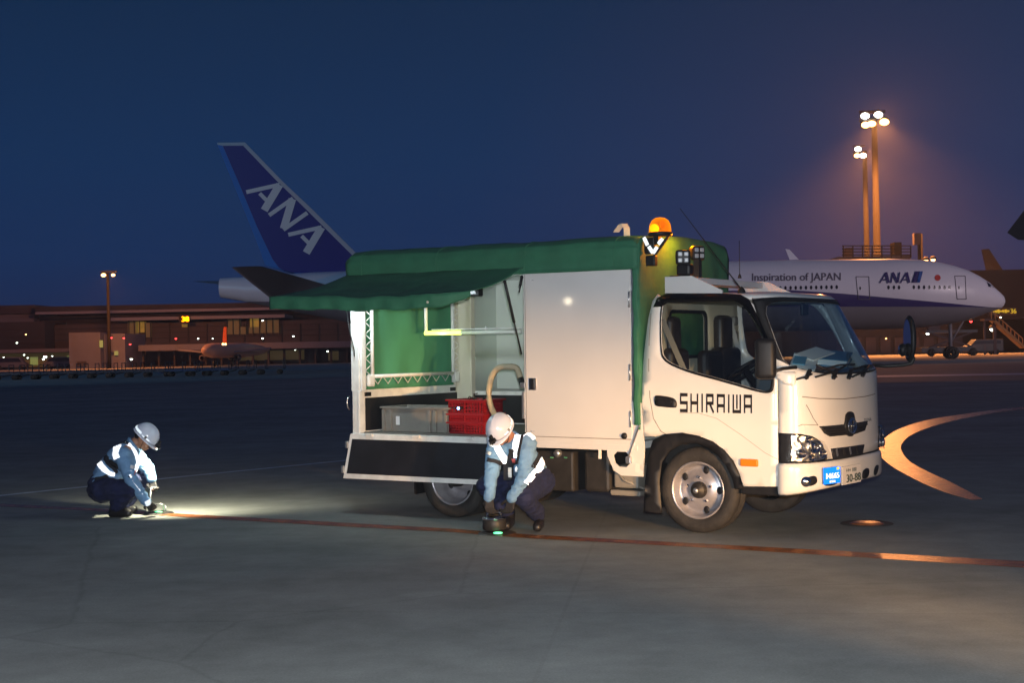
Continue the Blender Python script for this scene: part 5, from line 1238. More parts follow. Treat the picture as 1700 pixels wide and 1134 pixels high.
for (a, a_), (b, b_) in zip(rings, rings[1:]):
    for q, w2 in ((a, b), (a_, b_)):
        for k in range(len(q) - 1):
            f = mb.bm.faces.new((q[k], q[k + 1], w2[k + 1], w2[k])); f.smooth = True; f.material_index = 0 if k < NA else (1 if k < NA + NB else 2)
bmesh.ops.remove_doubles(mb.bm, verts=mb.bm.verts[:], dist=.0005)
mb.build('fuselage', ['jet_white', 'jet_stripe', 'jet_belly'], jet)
def onjet(u, v, off=.02):                          # on the near skin of the fuselage
    dy = 3.0
    for _ in range(5):
        q = A(u, v, dy); zc, r_ = jr(q.x); dy = math.sqrt(max(.01, r_ * r_ - (q.z - zc) ** 2))
    n_ = V((0, -dy, q.z - zc)).normalized(); return V((q.x, -dy, q.z)) + n_ * off
def jpatch(px, off=.06, step=3.0):
    mb = MB(); sheet(mb, [tuple(p) for p in px], lambda u, v: onjet(u, v, off), step); return mb
def jwin(u, v, w_=2.3, h_=3.6):
    mb = MB(); c_ = [(math.cos(k * math.pi / 4 + math.pi / 8), math.sin(k * math.pi / 4 + math.pi / 8)) for k in range(8)]
    pts = [onjet(u + w_ * .95 * a, v + h_ * .95 * b, .015) for a, b in c_]; mb.poly(pts); mb.build('window', 'jet_dark', jet)
for k in range(19): jwin(1236 + 8.5 * k, 479.3 - .15 * k)
for u in (1475, 1484, 1492.5): jwin(u, 477.2)
for k in range(8): jwin(1517 + 8.5 * k, 476.8 + .05 * k)
def jdoor(x0, x1, y0, y1, slant=4):
    c_ = [(x0, y0), (x1 - slant * .4, y0), (x1, y1), (x0 + slant, y1)]; mb = MB()
    for i in range(4):
        a, b = V(c_[i]), V(c_[(i + 1) % 4]); pts = [onjet(*(a.lerp(b, k / 8)), .02) for k in range(9)]; mb.tube(pts, .032, 4)
    o = mb.build('door_outline', 'jet_line', jet); jwin(x0 + 7, y0 + 19, 1.4, 3)
jdoor(1421, 1444, 459.5, 497); jdoor(1585, 1604, 458.5, 496.5)
pts = [(1638, 468), (1644, 472), (1651, 478), (1647, 477.5), (1641, 476)]
mb = MB(); mb.poly([onjet(*p, .03) for p in pts]); mb.build('cockpit_window', 'jet_dark', jet)
mb = MB(); mb.poly([onjet(1556.5 + 5 * math.cos(k * math.pi / 10), 461.3 + 5 * math.sin(k * math.pi / 10), .03) for k in range(20)]); mb.build('red_disc', 'red_disc', jet)
jpatch(((1519, 451), (1532, 451), (1527, 469.5), (1513, 469.5))).build('blue_emblem', 'jet_stripe', jet)
jpatch(((1526.5, 451.3), (1531.5, 451.3), (1526.5, 469.3), (1521.5, 469.3)), .09).build('emblem_band', mat('emblem_blue', (.03, .10, .35), .4), jet)
GA = {'A': [(([(0.02, 0), (.60, 1.0)]), .15), (([(.60, 1.0), (.90, 0)]), .27), (([(.36, .30), (.86, .30)]), .14)], 'N': [([(.10, 0), (.22, 1.0)], .15), ([(.22, .97), (.78, .03)], .27), ([(.80, 0), (.92, 1.0)], .15)]}
def ana(mb, o, e1, e2, fn):
    for adv, c_ in ((0, 'A'), (1.04, 'N'), (2.06, 'A')):
        for ly, (pts, t) in enumerate(GA[c_]): 
            k_ = [0]
            n_ = 5; pts = [tuple(V(pts[0]).lerp(V(pts[1]), q / n_)) for q in range(n_ + 1)]
            stroke(mb, pts, t * .95, lambda x, y, adv=adv, ly=ly: fn(o[0] + e1[0] * (adv + x) + e2[0] * y, o[1] + e1[1] * (adv + x) + e2[1] * y, ly * .02))
mb = MB(); ana(mb, (1460, 470), (16.6, .0), (.6, -17), lambda u, v, o: onjet(u, v, .07 + o)); mb.build('fuselage_lettering', 'jet_stripe', jet)
mb = MB(); put_text(mb, 'Inspiration of JAPAN', lambda s_, t: onjet(1248 + 147 * s_, 469.5 - 16.5 * t + 1 - s_, .03), bold=.05); mb.build('fuselage_lettering', 'jet_line', jet)
# fin
def ft(x, y): return (320 + x / 3.78, 210 + y / 3.78)
def slab(name, px, th, m_, dy=0, parent=jet):
    mb = MB(); pts = [A(u, v, dy + th / 2) for u, v in px]; mb.prism(pts, V((0, th, 0))); return mb.build(name, m_, parent, bevel=.0)
fin = slab('fin', [ft(*p) for p in [(188, 118), (318, 118), (520, 330), (700, 505), (965, 770), (1100, 905), (1100, 930), (600, 915), (540, 885), (500, 830), (400, 620), (280, 330)]], .42, 'jet_navy')
slab('leading_edge', [ft(*p) for p in [(152, 100), (325, 98), (345, 118), (560, 340), (760, 530), (1000, 770), (1130, 900), (1100, 905), (965, 772), (700, 508), (520, 333), (316, 119), (188, 119), (155, 112)]], .46, 'jet_tailwhite', 0, fin)
slab('rudder_band', [ft(*p) for p in [(155, 113), (187, 119), (280, 332), (400, 621), (500, 831), (540, 886), (600, 916), (1100, 931), (1100, 985), (840, 975), (560, 905), (455, 870), (400, 720), (300, 470)]], .44, 'jet_blue', 0, fin)
mb = MB(); ana(mb, ft(333, 408), ((128) / 3.78, 130 / 3.78), (135 / 3.78, -122 / 3.78), lambda u, v, o: A(u, v, .26 + o)); mb.build('tail_lettering', 'tail_logo', fin)
# tailplanes: near one points to the camera
def wingmesh(name, root_f, root_r, tip_f, tip_r, th, m_, ms=None):
    mb = MB(); rf, rr_, tf, tr_ = [V(p) for p in (root_f, root_r, tip_f, tip_r)]
    def f(a, b):
        le = rf.lerp(tf, a); te = rr_.lerp(tr_, a); c_ = b * 2; k = c_ if c_ <= 1 else 2 - c_; p = le.lerp(te, k); h_ = th * (1 - .6 * a) * (math.sqrt(k) - k) * 2.2
        return p + V((0, 0, h_ if c_ <= 1 else -h_ * .6))
    mb.grid(f, 8, 24); return mb.build(name, m_, jet)
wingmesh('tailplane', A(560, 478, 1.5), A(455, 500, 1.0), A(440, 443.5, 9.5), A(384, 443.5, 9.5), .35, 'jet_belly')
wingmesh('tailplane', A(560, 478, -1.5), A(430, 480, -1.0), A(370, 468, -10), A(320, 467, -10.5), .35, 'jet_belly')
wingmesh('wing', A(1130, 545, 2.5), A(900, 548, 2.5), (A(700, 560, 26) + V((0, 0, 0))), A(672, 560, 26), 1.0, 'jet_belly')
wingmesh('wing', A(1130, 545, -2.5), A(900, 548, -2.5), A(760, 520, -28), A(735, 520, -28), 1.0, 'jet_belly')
mb = MB(); ec = A(1120, 572, 9); mb.lathe([(0.3, 0), (1.55, 0), (1.7, .5), (1.75, 2.0), (1.5, 4.2), (1.0, 5.6), (.3, 6.4), (0, 6.4)], ec + V((3, 0, .3)), (-1, 0, 0), 28); mb.build('engine', 'jet_white', jet)
mb = MB(); ec = A(1120, 572, -9); mb.lathe([(0.3, 0), (1.55, 0), (1.7, .5), (1.75, 2.0), (1.5, 4.2), (1.0, 5.6), (.3, 6.4), (0, 6.4)], ec + V((3, 0, .3)), (-1, 0, 0), 28); mb.build('engine', 'jet_white', jet)
def gear(u, dy, nw, r_, name):
    g_ = A(u, 560, dy); zc, rr_ = jr(g_.x); mb = MB(); top_ = zc - rr_ * .9; mb.tube([(g_.x, g_.y, top_), (g_.x, g_.y, r_ - 0)], .16, 8); mb.tube([(g_.x + 1.2, g_.y, top_), (g_.x, g_.y, r_ + .9)], .08, 6); leg_ = mb.build(name, 'jet_belly', jet)
    for k in range(nw):
        for s_ in (-1, 1):
            mb = MB(); mb.lathe([(r_ * .5, -.2), (r_, -.16), (r_, .16), (r_ * .5, .2)], (g_.x + (k - (nw - 1) / 2) * r_ * 2.3, g_.y + s_ * .45, r_ + .01), (0, 1, 0), 18); mb.build('tyre', 'rubber', leg_)
gear(1578, 0, 1, .55, 'nose_gear'); gear(960, 4.5, 3, .66, 'main_gear'); gear(960, -4.5, 3, .66, 'main_gear')
mb = MB(); q = A(1311, 431); mb.prism([q, q + V((.8, 0, 0)), q + V((-.0, 0, .9)), q + V((-.35, 0, .95))], V((0, .08, 0))); mb.build('blade_antenna', 'jet_white', jet)

# ---------------- lights that are small lamps far away
M['lamp_white'] = mat('cool_lamp', (1, 1, 1), .5, emit=(.85, 1, .85), estr=9)
M['lamp_hot'] = mat('flood_lamp', (1, .9, .7), .5, emit=(1.0, .50, .16), estr=8)
M['lamp_hotwhite'] = mat('white_flood_lamp', (1, 1, 1), .5, emit=(1, .95, .80), estr=9)
M['lamp_red'] = mat('red_lamp', (1, .1, .1), .5, emit=(1, .05, .05), estr=5)
M['win_glow'] = mat('lit_window', (.5, .35, .1), .6, emit=(.50, .33, .055), estr=.24, var=.5, vscale=.5)
M['win_dim'] = mat('dim_window', (.2, .15, .1), .6, emit=(.36, .26, .09), estr=.07)
M['win_green'] = mat('greenish_lit_window', (.2, .25, .1), .6, emit=(.55, .62, .18), estr=.28)
M['sign_orange'] = mat('orange_sign', (1, .5, 0), .5, emit=(1, .36, .0), estr=4)
M['sign_yellow'] = mat('yellow_sign', (.6, .5, .02), .5, emit=(.50, .40, .02), estr=.55)
M['bldg'] = mat('terminal_cladding', (.09, .066, .072), .8, var=.15, vscale=.12)
M['bldg_dark'] = mat('terminal_dark_cladding', (.055, .040, .046), .8, var=.2, vscale=.12)
M['pier_dark'] = mat('pier_cladding', (.018, .012, .014), .8)
M['bldg_pale'] = mat('terminal_pale_cladding', (.17, .15, .20), .7, var=.1, vscale=.15)
M['fascia'] = mat('roof_fascia', (.24, .22, .30), .6)
M['white_bldg'] = mat('white_boxes', (.13, .12, .17), .7, var=.08, vscale=.3)
M['mast'] = mat('mast_steel', (.028, .023, .018), .95, spec=.0, var=.15, vscale=.4)
M['orange_tail'] = mat('orange_tail', (.65, .12, .02), .4)
M['stairs_yellow'] = mat('yellow_steps', (.30, .15, .04), .6)
M['dolly'] = mat('dolly_steel', (.05, .05, .06), .6)
M['dolly_blue'] = mat('dolly_blue', (.02, .06, .16), .6)
M['navy_van'] = mat('dark_van', (.04, .04, .05), .5)
YT = 235.0
def boxpx(mb, x0, x1, y0, y1, yd, depth):
    """a block whose front face spans these directions at distance yd"""
    a, b = P(x0, (y0 + y1) / 2, yd), P(x1, (y0 + y1) / 2, yd); t_ = P((x0 + x1) / 2, y0, yd).z; bt = P((x0 + x1) / 2, y1, yd).z
    mb.box(((a.x + b.x) / 2, yd + depth / 2, (t_ + bt) / 2), (b.x - a.x, depth, t_ - bt))
def blk(name, m_, parent, x0, x1, y0, y1, yd=YT, depth=20, ground=False):
    mb = MB(); a, b = P(x0, 600, yd), P(x1, 600, yd); t_ = P((x0 + x1) / 2, y0, yd).z; bt = 0.0 if ground else P((x0 + x1) / 2, y1, yd).z
    mb.box(((a.x + b.x) / 2, yd + depth / 2, (t_ + bt) / 2), (b.x - a.x, depth, t_ - bt)); return mb.build(name, m_, parent)
term = empty('terminal_building', (0, 0, 0), 0, 'long low dark terminal building with pale roof edges across the left horizon', 'building')
blk('wall', 'bldg', term, -160, 700, 536, 0, YT, 40, True)
rf = blk('roof', 'bldg_dark', term, 60, 700, 503, 511, YT - 1, 60); blk('fascia', 'fascia', rf, 60, 700, 511.5, 516, YT - 1.5, .5)
blk('upper_wall', 'bldg_dark', term, 62, 700, 515, 537, YT + 6, 30)
r2 = blk('lower_roof', 'fascia', term, 185, 474, 524.5, 530, YT - 3, 9)
blk('wall_block', 'bldg_dark', term, -160, 75, 536, 0, YT - 5, 12, True)
blk('roof_block', 'bldg', term, -30, 60, 507, 521, YT + 2, 30); blk('roof_block', 'bldg_pale', term, -30, 58, 522, 537, YT + 3, 25)
blk('canopy_band', 'bldg_pale', term, -160, 118, 581, 587, YT - 9, 5)
blk('ground_floor', 'win_dim', term, -160, 117, 588, 611, YT - 5.3, .2)
for (x0, x1, y0, y1, m_) in ((213, 231, 534, 564, 'win_dim'), (227, 243, 534, 552, 'win_glow'), (243, 252, 536, 560, 'win_dim'), (416, 431, 527.5, 543, 'win_glow'), (376, 411, 543, 555, 'win_dim'), (414, 466, 543, 553, 'win_dim'), (380, 400, 531, 543, 'win_dim'), (434, 464, 531, 543, 'win_dim'),
                         (50, 62, 593, 606, 'win_green'), (111, 116, 591, 604, 'win_green')):
    blk('window', m_, term, x0, x1, y0, y1, YT - .4 if x0 > 120 else YT - 5.6, .3)
for k in range(9): blk('mullion', 'bldg_dark', term, 376 + k * 11, 377 + k * 11, 527, 556, YT - .8, .3)
for k in range(5): blk('mullion', 'bldg_dark', term, 214 + k * 9, 215 + k * 9, 533, 566, YT - .8, .3)
for (x0_, x1_, yy_) in ((62, 700, 540), (75, 700, 549), (75, 700, 558), (62, 700, 521), (-160, 75, 548), (-160, 75, 560), (-160, 75, 572)): blk('wall_seam', 'bldg_dark' if yy_ != 521 else 'bldg', term, x0_, x1_, yy_, yy_ + .9, YT - .25 if x0_ > 0 else YT - 5.2, .2)
for k in range(14): blk('pilaster', 'bldg_dark', term, 250 + k * 31, 252 + k * 31, 537, 568, YT - .3, .25)
sg = blk('sign_board', 'bldg_dark', term, 298, 316, 524, 536, YT - 3.6, .4)
mb = MB(); a, b = P(301.5, 534, YT - 3.8), P(313, 525.5, YT - 3.8); put_text(mb, '38', lambda s_, t: (a.x + (b.x - a.x) * s_, YT - 3.9, a.z + (b.z - a.z) * t), bold=.10); mb.build('sign_number', 'sign_orange', sg)
blk('ceiling_glow', 'win_glow', term, 303, 312, 538, 543, YT - .6, .2)
# pale service building, link corridor, right hand block
sv = empty('service_building', (0, 0, 0), 0, 'pale windowless box building in front of the terminal at the left light mast', 'building')
blk('wall', 'white_bldg', sv, 115, 167, 552, 0, YT - 22, 12, True); blk('wing_wall', 'bldg_pale', sv, 167, 208, 554, 0, YT - 20, 12, True)
blk('window', 'win_green', sv, 165.5, 171, 565, 577, YT - 22.3, .2); blk('window', 'win_green', sv, 190, 196, 583, 590, YT - 20.4, .2); blk('door', 'bldg_dark', sv, 128, 143, 600, 608, YT - 22.4, .2)
lk_ = empty('passenger_walkway', (0, 0, 0), 0, 'pale raised passenger walkway running along the terminal above parked vehicles', 'walkway')
blk('corridor', 'bldg_pale', lk_, 230, 640, 569, 579, YT - 16, 4)
for k in range(16): blk('column', 'bldg_dark', lk_, 236 + k * 26, 239 + k * 26, 579, 0, YT - 14, .7, True)
blk('canopy_wall', 'bldg_dark', lk_, 240, 640, 580, 606, YT - 10, .6); blk('lit_bay', 'win_dim', lk_, 395, 505, 582, 598, YT - 10.3, .3); blk('lit_bay', 'win_dim', lk_, 545, 562, 583, 598, YT - 10.3, .3)
def slamp(u, v, y, m_, r, label, group, cat='lamp'):
    t = empty('wall_lamp', P(u, v, y), 0, label, cat, group); mb = MB(); mb.lathe([(r * 1.4, .0), (r * 1.5, r * .6), (r * .7, r * 1.5), (0, r * 1.6)], (0, 0, r * .2), (0, 0, 1), 12); mb.build('shade', 'bldg_dark', t); mb = MB(); mb.ball((0, 0, -.0), r, 2); mb.build('bulb', m_, t); return t
LAMPL = iter(['white lamp on the dark wall at the far left edge', 'amber lamp high on the dark wall left of the pale box building', 'brightest white lamp low under the canopy left of the pale box building', 'smaller white lamp touching the brightest one left of the pale box building', 'upper of two dim white lamps under the long canopy at far left', 'lower of two dim white lamps under the long canopy at far left', 'leftmost tiny white lamp under the long canopy', 'faint white lamp between the brightest lamps and the pale box building', 'white lamp on the dark terminal wall right of the orange 38 sign', 'faint white lamp above the small orange tailed jet', 'white lamp beside the large lit terminal window', 'white lamp on the terminal wall directly below the large lit window', 'white lamp on the terminal wall under the aircraft tail', 'white lamp below the walkway nearest the truck', 'white lamp below the walkway right of the small jet', 'bright white lamp low beside the pale box building by the light mast', 'tiny dim lamp below the walkway above the grey truck like van'])
for (u, v, m_, r) in ((28, 569, 'lamp_white', .14), (43, 555, 'lamp_hot', .13), (75, 592, 'lamp_white', .26), (72, 596, 'lamp_white', .18), (40, 589, 'lamp_white', .13), (46, 594, 'lamp_white', .12), (6, 593, 'lamp_white', .10), (87, 591, 'lamp_white', .10),
                      (329, 562, 'lamp_white', .13), (353, 562, 'lamp_white', .10), (436, 532, 'lamp_white', .14), (436, 561.5, 'lamp_white', .15), (487, 558, 'lamp_white', .14), (544, 583, 'lamp_white', .15), (397, 597, 'lamp_white', .12), (218, 596, 'lamp_white', .20), (490, 581, 'lamp_white', .08)):
    slamp(u, v, YT - 23.5, m_, r, next(LAMPL), 'small lamps on the terminal')
for (u, v, lb) in ((185, 560.5, 'red lamp just right of the left light mast pole'), (205.5, 561, 'second red lamp right of the left light mast'), (216, 571.5, 'lowest red lamp, right of the left light mast'), (292, 562, 'lone red lamp below the orange 38 sign')): slamp(u, v, YT - 25, 'lamp_red', .17, lb, 'red warning lamps on the left')

# light masts
def mast(u, vt, vb, y, label, heads, r0, r1, lamps):
    b0 = P(u, vb, y); b0.z = 0; t = empty('light_mast', b0, 0, label, 'light mast'); tp = P(u, vt, y); hgt = tp.z; dx = 0
    mb = MB(); mb.tube([(0, 0, 0), (0, 0, hgt * .3), (0, 0, hgt * .3 + .02), (0, 0, hgt)], [r0, (r0 * .8 + r1 * .2), (r0 * .7 + r1 * .3), r1], 14); mb.build('pole', 'mast', t)
    mb = MB(); zs = sorted({round(P(q[0], q[1], y).z, 1) for q in heads})
    xs_ = [P(q[0], q[1], y).x - b0.x for q in heads]
    for z in zs: mb.box((sum(xs_) / len(xs_), 0, z + .5), (max(xs_) - min(xs_) + 1.0, .18, .14))
    mb.build('crossbar', 'chassis', t)
    for (hu, hv, m_, r) in heads:
        p = P(hu, hv, y) - b0; h_ = MB(); h_.lathe([(r * 1.05, 0), (r * 1.1, r * .5), (r * .6, r * 1.2), (0, r * 1.3)], p + V((0, -.3, -.1 * r)), (0, .8, .6), 16); ho = h_.build('flood_lamp', 'chassis', t)
        h_ = MB(); h_.ball(p + V((0, -.35, -.1 * r)), r, 2, (1, .5, .72)); h_.build('lamp_glass', m_, ho)
    for (pw, col, tgt, sp) in lamps:
        o = light('mast_light', 'SPOT', tp + (CAM - tp).normalized() * 13, pw, col, .6, tgt, sp, .5)
    return t
ORG = (1, .34, .09)
mast(1460, 196, 600, 190, 'tall light mast with five glaring floodlights rising behind the airliner', [(1435, 192, 'lamp_hotwhite', .62), (1457, 190, 'lamp_hotwhite', .62), (1436, 207, 'lamp_hot', .62), (1446, 205, 'lamp_hot', .62), (1467, 202, 'lamp_hot', .68)], .62, .38,
     [(22000, ORG, (30, 60, 0), 56), (260000, ORG, (50, 182, 0), 140)])
mast(1443, 250, 600, 215, 'shorter light mast with three floodlights just left of the tallest mast', [(1423.5, 247, 'lamp_hotwhite', .55), (1422, 258, 'lamp_hot', .5), (1432, 258, 'lamp_hotwhite', .55)], .55, .35, [(6000, ORG, (20, 60, 0), 50), (140000, ORG, (54, 207, 0), 140)])
mast(181.5, 453, 600, 205, 'slim light mast with two orange lamps in front of the left terminal', [(173, 456.5, 'lamp_hot', .38), (189, 456.5, 'lamp_hot', .30)], .28, .2, [(22000, ORG, (-60, 202, 0), 146)])

# rooftop deck behind the airliner and the dark building on the right
pier = empty('pier_building', (0, 0, 0), 0, 'dark pier building behind the airliner nose at the right edge', 'building')
blk('wall', 'pier_dark', pier, 1560, 1950, 446, 528, 170, 30); blk('lower_wall', 'pier_dark', pier, 1180, 1600, 500, 0, 172, 12, True); blk('roof_deck', 'bldg_dark', pier, 1395, 1515, 425, 500, 176, 20)
blk('lower_floor', 'pier_dark', pier, 1600, 1950, 524, 0, 184, 12, True)
for x0 in range(1390, 1600, 24): blk('service_bay', 'bldg_dark', pier, x0, x0 + 17, 560, 586, 171.8, .3)
mb = MB()
for k in range(4): a, b = P(1398, 408 + k * 5, 176), P(1512, 408 + k * 5, 176); mb.bar(a, b, .12, .12)
for k in range(8): a, b = P(1400 + k * 16, 408, 176), P(1400 + k * 16, 428, 176); mb.bar(a, b, .14, .14)
mb.build('railing', 'mast', pier)
blk('roof_unit', 'bldg', pier, 1409, 1419, 411, 428, 177, 2); blk('roof_unit', 'mast', pier, 1489, 1501, 402, 428, 177, 2)
eq = empty('equipment_pole', P(1528, 430, 178).to_2d().to_3d(), 0, 'brown equipment pole with a box on top above the airliner roof', 'pole'); z_ = P(1528, 388, 178).z
mb = MB(); mb.tube([(0, 0, 0), (0, 0, z_)], .35, 8); mb.build('pole', 'mast', eq); mb = MB(); mb.box((-.5, -.3, z_ - .7), (.9, .8, 1.5)); mb.build('box', 'bldg', eq)
for u, v, lb in ((1537, 432.5, 'left lamp of the bright pair above the airliner roof'), (1549, 431, 'right lamp of the bright pair above the airliner roof')):
    slamp(u, v, 168, 'lamp_hot', .27, lb, 'pair of lamps above the airliner nose')
sgn = empty('gate_sign', (0, 0, 0), 0, 'long yellow lit sign on the pier under the airliner nose', 'sign')
blk('board', 'bldg_dark', sgn, 1644, 1690, 511, 523, 168, .5); mb = MB(); a, b = P(1648, 520, 167.8), P(1676, 513.5, 167.8)
for k in range(7): mb.box((a.x + (b.x - a.x) * (k + .5) / 7, 167.8, (a.z + b.z) / 2), ((b.x - a.x) / 9, .1, (b.z - a.z) * (.5 + .5 * ((k * 7) % 3) / 2)))
mb.build('sign_bars', 'sign_yellow', sgn); mb = MB(); a, b = P(1677, 520.5, 167.8), P(1686, 512.5, 167.8); put_text(mb, '36', lambda s_, t: (a.x + (b.x - a.x) * s_, 167.7, a.z + (b.z - a.z) * t), bold=.1); mb.build('sign_number', 'sign_yellow', sgn)
for (u, v, m_, r, lb) in ((1540, 553, 'lamp_white', .22, 'white lamp under the airliner belly behind the front mirror'), (1647, 546.5, 'lamp_white', .26, 'white lamp beside the yellow boarding steps'), (1612, 533.5, 'lamp_red', .16, 'red lamp under the airliner nose'), (1471, 562, 'lamp_hot', .10, 'faint orange lamp under the airliner belly'), (1661, 526.5, 'lamp_white', .10, 'tiny white lamp under the yellow gate sign')):
    slamp(u, v, 160, m_, r, lb, None)
# boarding steps
stp = empty('boarding_steps', (0, 0, 0), 0, 'yellow brown boarding steps sloping down at the right edge', 'steps')
a, b = P(1646, 531, 150), P(1698, 577, 150); mb = MB(); mb.bar(a, b, 1.4, .25); mb.bar(a + V((0, 0, 1.0)), b + V((0, 0, 1.0)), .1, .1)
for k in range(9): q = a.lerp(b, k / 8); mb.bar(q, q + V((0, 0, 1.0)), .07, .07)
mb.build('flight', 'stairs_yellow', stp); mb = MB(); mb.bar(a + V((.3, 0, -.2)), V((a.x + .3, a.y, 0)), .3, .3); mb.bar(a + V((-.8, 0, -.1)), V((a.x - .8, a.y, 0)), .2, .2); mb.bar(a + V((-1, 0, 0)), a + V((.2, 0, 0)), 1.4, .2); mb.build('support', 'bldg', stp)
# roof corner at the right edge
rc = empty('hangar_roof', (0, 0, 0), 0, 'brown overhanging roof corner cut by the right edge', 'building')
mb = MB(); mb.prism([P(1672, 386, 70), P(1700, 349, 70), P(1760, 330, 70), P(1760, 402, 70), P(1690, 398, 70)], ray(1674, 384) * 14); mb.build('roof', mat('roof_brown', (.16, .10, .09), .8), rc)
mb = MB(); a = P(1735, 398, 74); mb.bar(a, V((a.x, a.y, 0)), 1.2, 1.2); mb.build('column', 'bldg_dark', rc)
# far tail over the pier
ot = empty('parked_airliner', P(1640, 600, 230).to_2d().to_3d(), 0, 'dark airliner tail showing above the pier building at the right', 'airliner'); oo = ot.location
mb = MB(); mb.prism([P(*p, 230) - oo for p in ((1631, 414), (1642, 413), (1662, 444), (1700, 500), (1650, 500))], V((0, .6, 0))); mb.build('fin', 'pier_dark', ot)
mb = MB(); q = P(1690, 500, 230) - oo; mb.lathe([(0, -12), (1.0, -8), (2.6, 0), (2.9, 10), (2.9, 40)], V((q.x, .3, q.z - 1)), (1, 0, 0), 20); mb.build('fuselage', 'pier_dark', ot)
# small jet by the terminal
sj = empty('small_airliner', P(352, 600, 200).to_2d().to_3d(), 0, 'small white airliner with orange tail seen nose on before the terminal', 'airliner'); so = sj.location
q = P(353, 582, 200) - so
mb = MB(); mb.lathe([(0, -3), (.6, -2.6), (.95, -1.5), (1.1, 0), (1.1, 12), (.7, 18), (.2, 21)], q, V((.22, 1, 0)), 24); mb.build('fuselage', mat('jet_orange_white', (.42, .26, .22), .5), sj)
mb = MB(); mb.prism([P(*p, 207) - so for p in ((369, 573), (370, 556), (371.5, 543), (376, 543), (376, 573))], V((0, .5, 0))); mb.build('fin', 'orange_tail', sj)
for s_ in (-1, 1): mb = MB(); mb.prism([q + V((s_ * .9, 4, -.5)), q + V((s_ * .9, 7, -.5)), q + V((s_ * 7, 9, .1)), q + V((s_ * 7, 8, .1))], V((0, 0, .25))); mb.build('wing', 'bldg_pale', sj); mb = MB(); mb.lathe([(.3, 0), (.5, .1), (.5, 1.2), (.3, 2)], q + V((s_ * 2.6, 4.5, -1.1)), (0, 1, 0), 16); mb.build('engine', 'bldg', sj)
mb = MB()
for dx, dy in ((0, 1), (-1.4, 7), (1.4, 7)): mb = MB(); mb.tube([q + V((dx * .5, dy, -.8)), V((q.x + dx, q.y + dy, .5))], .15, 6); mb.lathe([(.2, -.2), (.5, -.18), (.5, .18), (.2, .2)], (q.x + dx, q.y + dy, .5), (1, 0, 0), 12); mb.build('landing_gear', 'chassis', sj)

for dx in (-.45, .9): mb = MB(); mb.ball(P(371.5 + dx * 3, 571.5, 196) - so, .16, 2); mb.build('wing_light', 'lamp_hot', sj)
# baggage dollies: a train of low trolleys
def dolly(p, m_, label, grp, tall=False):
    t = empty('baggage_dolly', p, .05, label, 'baggage dolly', grp)
    mb = MB(); mb.box((0, 0, .48), (2.4, 1.4, .10)); mb.bar((-1.2, 0, .4), (-1.9, 0, .25), .08, .08); mb.build('deck', m_, t)
    for x in (-1.15, 1.15): mb = MB(); mb.tube([(x, -.6, .5), (x, -.6, 1.15), (x, .6, 1.15), (x, .6, .5)], .035, 6); mb.build('end_rail', 'dolly', t)
    for x in (-.8, .8):
        for y in (-.5, .5): mb = MB(); mb.lathe([(.05, -.07), (.2, -.06), (.2, .06), (.05, .07)], (x, y, .2), (0, 1, 0), 10); mb.build('wheel', 'rubber', t)
    return t
da = dolly(G(12, 631), 'dolly', 'dark low baggage dolly in the long row on the left apron', 'dark dollies in a row on the left apron')
db = dolly(G(300, 626), 'dolly_blue', 'blue low baggage dolly in the row on the left apron', 'blue dollies in the row on the left apron')
ORD = ['second', 'third', 'fourth', 'fifth', 'sixth', 'seventh', 'eighth', 'ninth', 'tenth']
da['label'] = 'dark low baggage dolly at the left end of the row'; db['label'] = 'leftmost of the three blue baggage dollies'
for i, u in enumerate(list(range(44, 290, 31)) + [388, 418, 448]):
    c_ = copy_tree(da); c_.location = G(u, 631.5 - u * .022)
    c_['label'] = ('%s dark baggage dolly from the left end of the row' % ORD[i]) if i < 8 else ('dark baggage dolly just right of the blue ones', 'dark baggage dolly second from the right end of the row', 'dark baggage dolly at the right end of the row')[i - 8]
for u, lb in ((330, 'middle one of the three blue baggage dollies'), (358, 'rightmost of the three blue baggage dollies')): c_ = copy_tree(db); c_.location = G(u, 631.5 - u * .022); c_['label'] = lb
da.location = G(12, 631.3); db.location = G(302, 625)
# service vehicles under the walkway
def van(p, m_, label, L_=4.6, H_=2.0, face=1, tall=0):
    t = empty('service_van', p, 0 if face > 0 else math.pi, label, 'van'); h_ = H_
    mb = MB(); mb.prism([(-L_ / 2, -.85, .35), (L_ / 2, -.85, .35), (L_ / 2, -.85, .95), (L_ / 2 - .45, -.85, 1.15), (L_ / 2 - 1.0, -.85, h_), (-L_ / 2, -.85, h_)], V((0, 1.7, 0))); mb.build('body', m_, t, bevel=.06)
    mb = MB(); mb.prism([(L_ / 2 - .62, -.87, 1.2), (L_ / 2 - 1.08, -.87, h_ - .15), (-L_ / 2 + .3, -.87, h_ - .15), (-L_ / 2 + .3, -.87, 1.2)], V((0, 1.74, 0))); mb.build('window', 'jet_dark', t)
    for x in (-L_ / 2 + .8, L_ / 2 - .8):
        for y in (-.8, .8): mb = MB(); mb.lathe([(.05, -.1), (.32, -.09), (.32, .09), (.05, .1)], (x, y, .32), (0, 1, 0), 14); mb.build('wheel', 'rubber', t)
    return t
van(G(150, 611.5), 'white_bldg', 'pale van before the pale box building on the left'); van(G(425, 602), 'white_bldg', 'pale van under the walkway near the bright lamps', 5.5, 2.4)
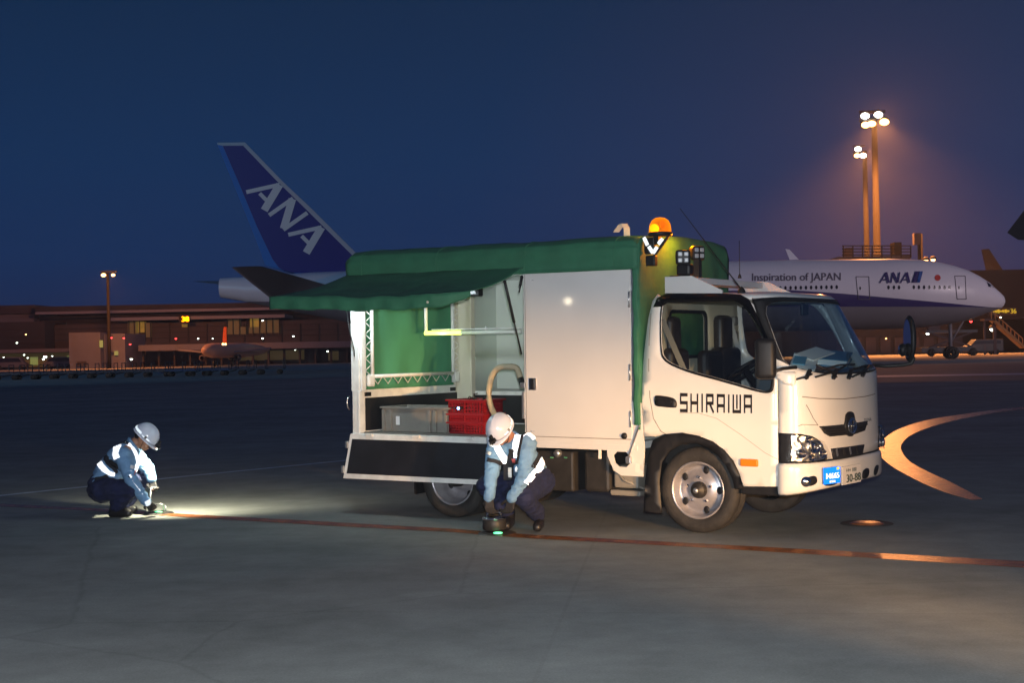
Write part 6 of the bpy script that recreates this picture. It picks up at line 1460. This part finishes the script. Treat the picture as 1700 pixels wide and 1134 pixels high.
van(G(486, 600), 'bldg_pale', 'grey truck like van at the right end of the walkway', 6, 2.8, -1); van(G(20, 613.5), 'white_bldg', 'pale van at the far left edge under the terminal', 5); van(G(100, 612), 'white_bldg', 'low pale van between two lamps on the far left', 5, 1.9, -1)
tg = van(G(1632, 589), 'navy_van', 'dark tug with yellow lights under the airliner nose', 4, 1.7, -1)
for dy in (0,): mb = MB(); mb.ball((1.9, -.5 + dy, .8), .16, 2); mb.build('headlight', mat('yellow_headlight', (1, 1, .1), .5, emit=(1, .9, .05), estr=5), tg)
ld = empty('cargo_loader', G(1575, 591), 0, 'dark cargo loader platform beneath the front of the airliner', 'loader')
mb = MB(); mb.box((0, 0, .7), (6.5, 2.4, .5)); mb.box((0, 0, 2.6), (5.5, 2.4, .3)); mb.build('platform', 'navy_van', ld)
mb = MB(); mb.bar((-2.3, -1, .9), (2.3, -1, 2.5), .18, .18); mb.bar((2.3, -1, .9), (-2.3, -1, 2.5), .18, .18); mb.box((-1.8, -.6, 3.1), (1.2, 1, .8)); mb.build('scissor_lift', 'bldg', ld)
for x in (-2.2, 2.2): mb = MB(); mb.lathe([(.1, -.15), (.42, -.13), (.42, .13), (.1, .15)], (x, -1.1, .42), (0, 1, 0), 14); mb.build('wheel', 'rubber', ld)

# ---------------- the damp night air that shows the floodlight cones
hz = bpy.data.materials.new('haze'); hz.use_nodes = True; n = hz.node_tree.nodes; l = hz.node_tree.links; n.remove(n['Principled BSDF'])
pv = n.new('ShaderNodeVolumePrincipled'); pv.inputs['Color'].default_value = (.9, .9, .95, 1); pv.inputs['Density'].default_value = .00033; pv.inputs['Anisotropy'].default_value = .62
l.new(pv.outputs[0], n['Material Output'].inputs['Volume'])
mb = MB(); mb.box((0, 340, 34), (1420, 950, 70)); o = mb.build('haze', hz); tag(o, kind='stuff')

# off to the left another mast lamp, seen only as a glint in the side door's paint
_g = T(943, 500, -.02); _d = (tw(_g) - CAM).normalized(); _rf = _d - TY * 2 * _d.dot(TY)
light('distant_mast_light', 'POINT', tw(_g) + _rf * 60, 120, (1, .85, .6), .18)
